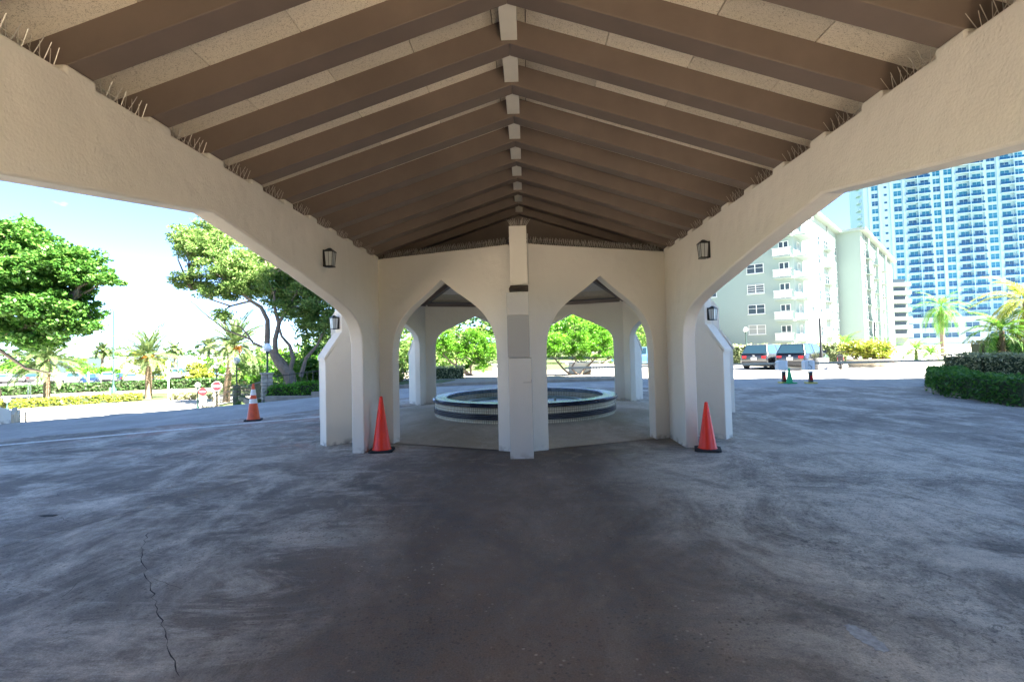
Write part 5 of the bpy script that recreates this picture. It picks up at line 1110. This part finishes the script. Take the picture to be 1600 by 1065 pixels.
L_ = [(9, 598, 'suv', 'white', 'leftmost white SUV in the row across the street'), (28, 597, 'sedan', 'silver', 'silver sedan second from left across the street'), (19, 590, 'sedan', 'white', 'white sedan in the back row at far left'), (48, 596, 'sedan', 'charcoal', 'dark sedan left of the date palm half hidden by the tree'),
      (92, 598, 'suv', 'white', 'white SUV just right of the left date palm trunk'), (114, 600, 'pickup', 'white', 'white pickup left of the dark blue SUV'), (141, 601, 'suv', 'navy', 'dark blue SUV at the middle of the row'), (111, 588, 'suv', 'charcoal', 'dark SUV behind the white pickup against the long wall'),
      (145, 589, 'suv', 'silver', 'silver SUV behind the dark blue SUV'), (154, 589, 'sedan', 'black', 'black car at the right end of the long wall'), (169, 595, 'suv', 'white', 'white SUV just left of the street lamp post'), (192, 597, 'sedan', 'navy', 'dark car just right of the street lamp post'),
      (204, 597, 'sedan', 'white', 'white sedan right of the street lamp'), (242, 596, 'sedan', 'charcoal', 'dark sedan just right of the date palm trunk'), (254, 596, 'sedan', 'silver', 'silver sedan left of the thin grey pole'), (269, 592, 'pickup', 'white', 'white pickup right of the thin grey pole'),
      (286, 591, 'pickup', 'lightblue', 'light blue pickup facing the street'), (298, 591, 'suv', 'white', 'white SUV right of the light blue pickup'), (313, 590, 'pickup', 'white', 'second white pickup toward the stop sign'), (327, 588, 'suv', 'lightblue', 'light blue SUV left of the stop sign lamp'), (362, 588, 'sedan', 'white', 'white sedan seen past the leaning palm trunk'), (374, 588, 'sedan', 'red', 'red sedan seen behind the low palm fronds')]
for i, (px, py, kd, pt, lb) in enumerate(L_):
    p = at(px, py + .5); car(kd, pt, (p.x, p.y, H(p.x, p.y) + .02), R([128, 132, -60, 140][i % 4]), lb, gl)
# motor scooter
p = at(1313, 577, 0); o = empty('motor_scooter', p, 'small dark motor scooter with red panel parked by the tan pots', 'scooter', None, R(62))
for x in (-.62, .62):
    q = MB(); q.tube([(.23 * math.cos(a), 0, .23 * math.sin(a)) for a in np.linspace(0, 2 * math.pi, 17)], [.06] * 17, 7); wv = put('wheel', q.mesh('wheel', M['tyre'], True), o, (x, 0, .29)); MB().bar((0, -.06, 0), (0, .06, 0), .13, n=10).build('hub', M['rim'], wv)
MB().prism([(-.75, .5), (-.7, .75), (-.1, .72), (0, .38), (.32, .34), (.42, .85), (.5, .85), (.5, .3), (.1, .24), (-.4, .28)], -.14, .14, 0, RX).build('body', M['tyre'], o, bevel=.03)
MB().prism([(-.72, .55), (-.66, .72), (-.3, .70), (-.3, .5)], -.15, .15, 0, RX).build('side_panel', M['tail'], o, bevel=.01)
MB().box((-.35, 0, .78), (.7, .28, .1)).build('seat', M['black'], o, bevel=.03); MB().bar((.46, -.34, 1.02), (.46, .34, 1.02), .022).bar((.6, 0, .3), (.45, 0, 1.02), .03).build('handlebar', M['black'], o)

# ------------------------------------------------------------------ buildings
def hit(px, py, p0, d):
    """where the sight line through a pixel meets the vertical plane through p0 along d: (u, z)"""
    r = ray(px, py); n_ = Vector((-d.y, d.x, 0)); t = (Vector((p0.x, p0.y, 0)) - CAM).dot(n_) / r.dot(n_); q = CAM + r * t; return (q - Vector((p0.x, p0.y, 0))).dot(d), q.z
def wmesh(w_, h_, kind, fm, gm, sill=True):
    """window in the x-z plane facing -y, centred"""
    q = MB(); t = .07
    q.box((0, -.05, h_ / 2), (w_ + 2 * t, .1, t)); q.box((0, -.05, -h_ / 2), (w_ + 2 * t, .1, t)); q.box((-w_ / 2 - t / 2, -.05, 0), (t, .1, h_)); q.box((w_ / 2 + t / 2, -.05, 0), (t, .1, h_))
    if kind in ('double', 'louvre'): q.box((0, -.045, 0), (.10, .09, h_))
    if kind in ('double', 'tower', 'single'): q.box((0, -.035, h_ * .08), (w_, .05, .05))
    if kind == 'tower': q.box((0, -.035, 0), (.08, .06, h_))
    if kind == 'louvre':
        for i in range(4): q.box((0, -.035, -h_ / 2 + h_ * (i + .5) / 4), (w_, .05, .07))
    if sill: q.box((0, -.09, -h_ / 2 - .07), (w_ + .3, .18, .07))
    q.box((0, -.015, 0), (w_, .02, h_), 1); return q.mesh('window', [fm, gm])
def place(me, name, parent, p0, d, u, z, off=0.0):
    n_ = Vector((d.y, -d.x, 0)); c = Vector((p0.x, p0.y, 0)) + d * u + n_ * off; return put(name, me, parent, (c.x, c.y, z), math.atan2(d.y, d.x))
apt = empty('apartment_building', (0, 0, 0), 'seven-storey white apartment block with corner balconies beyond the parked cars', 'building')
e1 = Vector((.67, .742, 0)).normalized(); e2 = Vector((e1.y, -e1.x, 0))    # along the long side; outward
A0 = aty(1246, 545, 69); A0.z = 0; A1 = aty(1310, 450, 93); A1.z = 0; e1 = (A1 - A0).normalized(); e2 = Vector((e1.y, -e1.x, 0)); A2_ = A1 + e2 * 3.6; A3 = A2_ + e1 * 50; A4 = A3 - e2 * 20; A5 = A0 - e2 * 26
fp_ = [A5, A0, A1, A2_, A3, A4]; ROOF = 20.9
MB().prism([(v.x, v.y) for v in fp_], -.5, ROOF).build('wall', M['apt'], apt)
def offp(v, ex, o2): return v + e1 * ex + e2 * o2
rf = [offp(A5, -.9, -.5), offp(A0, -.9, .9), offp(A1, -.9, .9), offp(A2_, -.9, .9), offp(A3, .9, .9), offp(A4, .9, -.5)]
MB().prism([(v.x, v.y) for v in rf], ROOF, ROOF + .22).build('roof_slab', M['apt'], apt); MB().prism([(v.x, v.y) for v in [offp(q, 0, 0) for q in rf]], ROOF + .225, ROOF + .42).build('roof_edge', M['aptcurtain'], apt)
MB().box((*(A1 + e1 * -3 - e2 * 7).xy, ROOF + 1.4), (4.5, 3, 2.6), 0, math.atan2(e1.y, e1.x)).build('roof_plant', M['teal'], apt)
FL = 2.83; rowz = [3.55 + FL * i for i in range(6)]
wA = [wmesh(2.1, 1.25, 'double', M['white'], M['aptglass']), wmesh(2.1, 1.25, 'louvre', M['white'], M['aptglass']), wmesh(2.1, 1.25, 'double', M['white'], M['aptcurtain'])]
dA = (A0 - A5).normalized(); uA = hit(1182, 480, A5, dA)[0]
for i, z in enumerate(rowz): place(wA[[2, 0, 1, 0, 1, 0][i]], 'window', apt, A5, dA, uA, z)
for i, z in enumerate(rowz): place(wA[0], 'window', apt, A5, dA, uA - 6.5, z)
wS = [wmesh(1.4, 1.45, 'single', M['apt'], M['aptglass']), wmesh(1.4, 1.45, 'single', M['apt'], M['aptcurtain2'])]; wW = [wmesh(2.9, 1.45, 'double', M['apt'], M['aptglass']), wmesh(2.9, 1.45, 'double', M['apt'], M['aptcurtain2'])]
colsB = [(1268, 'S'), (1281, 'S'), (1292, 'W'), (1299, 'S'), (1306, 'S')]
for px, k_ in colsB:
    u = hit(px, 450, A0, e1)[0]
    for i in range(7):
        z = 3.3 + FL * i
        if z < ROOF - 1: place((wS if k_ == 'S' else wW)[random.random() < .4], 'window', apt, A0, e1, u, z)
uD = [3, 6.2, 9.5, 13.5, 16.5, 21, 26, 29, 34, 39, 43]
for j, u in enumerate(uD):
    for i in range(7): place((wS if j % 3 != 1 else wW)[random.random() < .35], 'window', apt, A2_, e1, u, 3.3 + FL * i)
for j, u in enumerate((6.2, 19, 33)):
    MB().box((*(A2_ + e1 * u + e2 * .25).xy, 10.3), (.5, .5, 20.2), 0, math.atan2(e1.y, e1.x)).build('pilaster', M['apt'], apt)
u_ = hit(1295, 450, A0, e1)[0]; MB().bar((A0 + e1 * u_ + e2 * .12) + Vector((0, 0, 0)), (A0 + e1 * u_ + e2 * .12) + Vector((0, 0, ROOF)), .1, n=6).build('drainpipe', M['aptcurtain'], apt)
# corner balconies with ornamental balustrades
bal = MB(); bw, bd = 2.3, 1.5
bal.box((0, -bd / 2, -.1), (bw, bd, .2)); bsl = bal.mesh('balcony_slab', M['apt'])
br = MB(); br.box((0, -bd + .05, 1.0), (bw, .08, .08)); br.box((-bw / 2 + .05, -bd / 2, 1.0), (.08, bd, .08)); br.box((0, -bd + .05, .08), (bw, .06, .06))
for i in range(17):
    x = -bw / 2 + .15 + i * (bw - .3) / 16; br.box((x, -bd + .05, .53), (.07, .05, .86))
    if i % 4 == 2: br.lathe([(.22, -.02), (.26, -.02), (.26, .02), (.22, .02)], 10, c=(x, -bd + .05, .55))
for i in range(6): br.box((-bw / 2 + .05, -bd + .2 + i * (bd - .2) / 6, .53), (.05, .07, .86))
brm = br.mesh('balustrade', M['white']); solid = MB().box((0, -.04, .5), (bw, .08, 1.0)).mesh('parapet', M['apt'])
door = wmesh(1.1, 2.0, 'double', M['white'], M['aptglass'], False)
dB = e1
for i in range(7):
    z = 2.0 + FL * i - .1
    b_ = place(bsl, 'balcony_slab', apt, A5, dA, (A0 - A5).length - bw / 2, z); place(brm, 'balustrade', apt, A5, dA, (A0 - A5).length - bw / 2, z)
    q = MB(); q.box((0, -.75, -.1), (5.2, 1.5, .2)); place(q.mesh('balcony_slab', M['apt']), 'balcony_slab', apt, A0, e1, 2.6, z + .004)
    q = MB(); q.box((0, -1.46, .5), (5.2, .08, 1.0)); place(q.mesh('parapet', M['apt']), 'parapet', apt, A0, e1, 2.6, z)
    place(door, 'balcony_door', apt, A5, dA, (A0 - A5).length - 1.2, z + 1.05); place(door, 'balcony_door', apt, A0, e1, 2.4, z + 1.05)
# small balconies on the far section
sb = MB(); sb.box((0, -.5, -.08), (3.4, 1.0, .16)); sb.box((0, -.98, .45), (3.4, .06, .9)); sbm = sb.mesh('balcony', M['apt'])
for j in (1, 4, 7):
    for i in range(6): place(sbm, 'balcony', apt, A2_, e1, uD[j] + .2, 2.5 + FL * i)
for i in range(6): place(sbm, 'balcony', apt, A0, e1, hit(1292, 450, A0, e1)[0], 2.5 + FL * i)
# white block between the apartments and the tower
o = empty('far_white_block', (0, 0, 0), 'narrow pale block with stacked balconies between the apartments and the tower', 'building')
MB().box((105.8, 152, 9), (4.6, 8, 18)).build('wall', M['apt'], o)
for i in range(7): MB().box((105.8, 147.3, 2.5 + 2.4 * i), (4.8, 1.4, .25)).box((105.8, 146.6, 3.0 + 2.4 * i), (4.8, .1, .9)).build('balcony', M['apt'], o); MB().box((105.8, 147.9, 4.0 + 2.4 * i), (3.4, .2, 1.1)).build('window', M['aptglass'], o)

tw = empty('glass_tower', (0, 0, 0), 'very tall white residential tower with teal windows and balcony bands', 'building')
T0 = Vector((128, 195, 0)); dT = (Vector((173, 178, 0)) - T0).normalized(); nT = Vector((dT.y, -dT.x, 0)); LT = 78; TH = 88
q = [T0, T0 + dT * LT, T0 + dT * LT - nT * 22, T0 - nT * 22]; MB().prism([(v.x, v.y) for v in q], 0, TH).build('wall', M['tower'], tw)
FT = 2.86; Z0 = 8.6; NF = 25
wt = [wmesh(1.9, 1.75, 'tower', M['tower'], M['teal'], False), wmesh(1.9, 1.75, 'tower', M['tower'], M['tealdark'], False)]; wsm = wmesh(.9, .8, 'plain', M['tower'], M['tealdark'], False); wb_ = [wmesh(2.3, 1.9, 'tower', M['tower'], M['teal'], False), wmesh(2.3, 1.9, 'tower', M['tower'], M['tealdark'], False)]
def uT(px): return hit(px, 385, T0, dT)[0]
cnt = 0
for px, k_ in ((1370, 't'), (1387, 's'), (1406, 'w'), (1467, 'w'), (1486, 'w'), (1554, 'w'), (1428, 'b'), (1449, 'b'), (1509, 'b'), (1531, 'b'), (1576, 'b'), (1598, 'b')):
    for i in range(NF):
        z = Z0 + FT * i + 1.3; me = dict(t=wt[random.random() < .35], s=wsm, w=wb_[random.random() < .3], b=wb_[random.random() < .5])[k_]
        place(me, 'window', tw, T0, dT, uT(px), z, 0.0)
        cnt += 1
for px0, px1 in ((1417, 1457), (1496, 1541), (1566, 1612)):
    u0, u1 = uT(px0), uT(px1); w_ = u1 - u0; q = MB(); q.box((0, -.7, 0), (w_, 1.4, .22)); sl = q.mesh('balcony_slab', M['tower'])
    g = MB(); n_ = 8
    for i in range(n_): g.box((-w_ / 2 + (i + .5) * w_ / n_, -1.36, .55), (w_ / n_ - .25, .05, .75))
    gm = g.mesh('balcony_glass', M['tealdark']); pw = MB().box((0, -.7, 1.4), (.2, 1.3, 2.6)).mesh('party_wall', M['tower'])
    for i in range(NF): place(sl, 'balcony_slab', tw, T0, dT, (u0 + u1) / 2, Z0 + FT * i); place(gm, 'balcony_glass', tw, T0, dT, (u0 + u1) / 2, Z0 + FT * i); place(pw, 'party_wall', tw, T0, dT, (u0 + u1) / 2, Z0 + FT * i)
for px in (1362, 1378, 1396, 1416, 1459, 1476, 1495, 1543, 1565):
    MB().box((*(T0 + dT * uT(px) + nT * .25).xy, TH / 2 + 2), (.9, .5, TH - 8), 0, math.atan2(dT.y, dT.x)).build('pilaster', M['tower'], tw)
# end face toward the left: small stacked balconies
nE = -dT
for i in range(NF): MB().box((*(T0 - nT * 5 + nE * .6).xy, Z0 + FT * i + .5), (1.2, 4, 1.0), 0, math.atan2(dT.y, dT.x)).build('end_balcony', M['tower'], tw)
pod = empty('white_podium', (0, 0, 0), 'low white podium building along the foot of the tower', 'building')
pa = Vector((106, 182, 0)); pd_ = dT; MB().prism([(v.x, v.y) for v in (pa, pa + pd_ * 100, pa + pd_ * 100 - nT * 10, pa - nT * 10)], 0, 8.4).build('wall', M['tower'], pod)
MB().prism([(v.x, v.y) for v in (pa + nT * .5, pa + pd_ * 100 + nT * .5, pa + pd_ * 100 - nT * 10, pa + nT * -10)], 8.41, 8.9).build('parapet', M['tower'], pod)
pwn = wmesh(3.6, 1.5, 'double', M['tower'], M['tealdark'], False)
for px in (1427, 1452, 1487, 1520, 1560):
    u = hit(px, 520, pa, pd_)[0]
    for z in (3.0, 6.2): place(pwn, 'window', pod, pa, pd_, u, z)
# low white buildings beyond the street
for i, (a, b, lb) in enumerate([((78, 586), (163, 586), 'long low white building wall beyond the parked cars'), ((243, 583), (279, 583), 'white low building behind the date palm, left part'), ((282, 582), (312, 582), 'white low building behind the light blue pickup'), ((120, 560), (200, 560), '')][:3]):
    A, B_ = at(*a), at(*b); f = 1.08; A, B_ = A * f, B_ * f; d = B_ - A; o = empty('low_white_building', (A.x, A.y, -2.1), lb, 'building', 'low white buildings beyond the street', math.atan2(d.y, d.x))
    ln_ = d.length; MB().box((ln_ / 2, 4, 1.9), (ln_, 8, 3.8)).build('wall', M['white'], o); MB().box((ln_ / 2, 4, 3.9), (ln_ + .5, 8.5, .2)).build('roof_edge', M['apt'], o)
    for j in range(2): MB().box((ln_ * (.3 + .4 * j), -.03, 1.9), (.8, .05, .6)).build('window', M['aptglass'], o)

rebase(apt, (34, 68, 0)); rebase(tw, (150, 187, 0)); rebase(pod, (150, 172, 0)); rebase(bpy.data.objects['far_white_block'], (108, 148, 0))
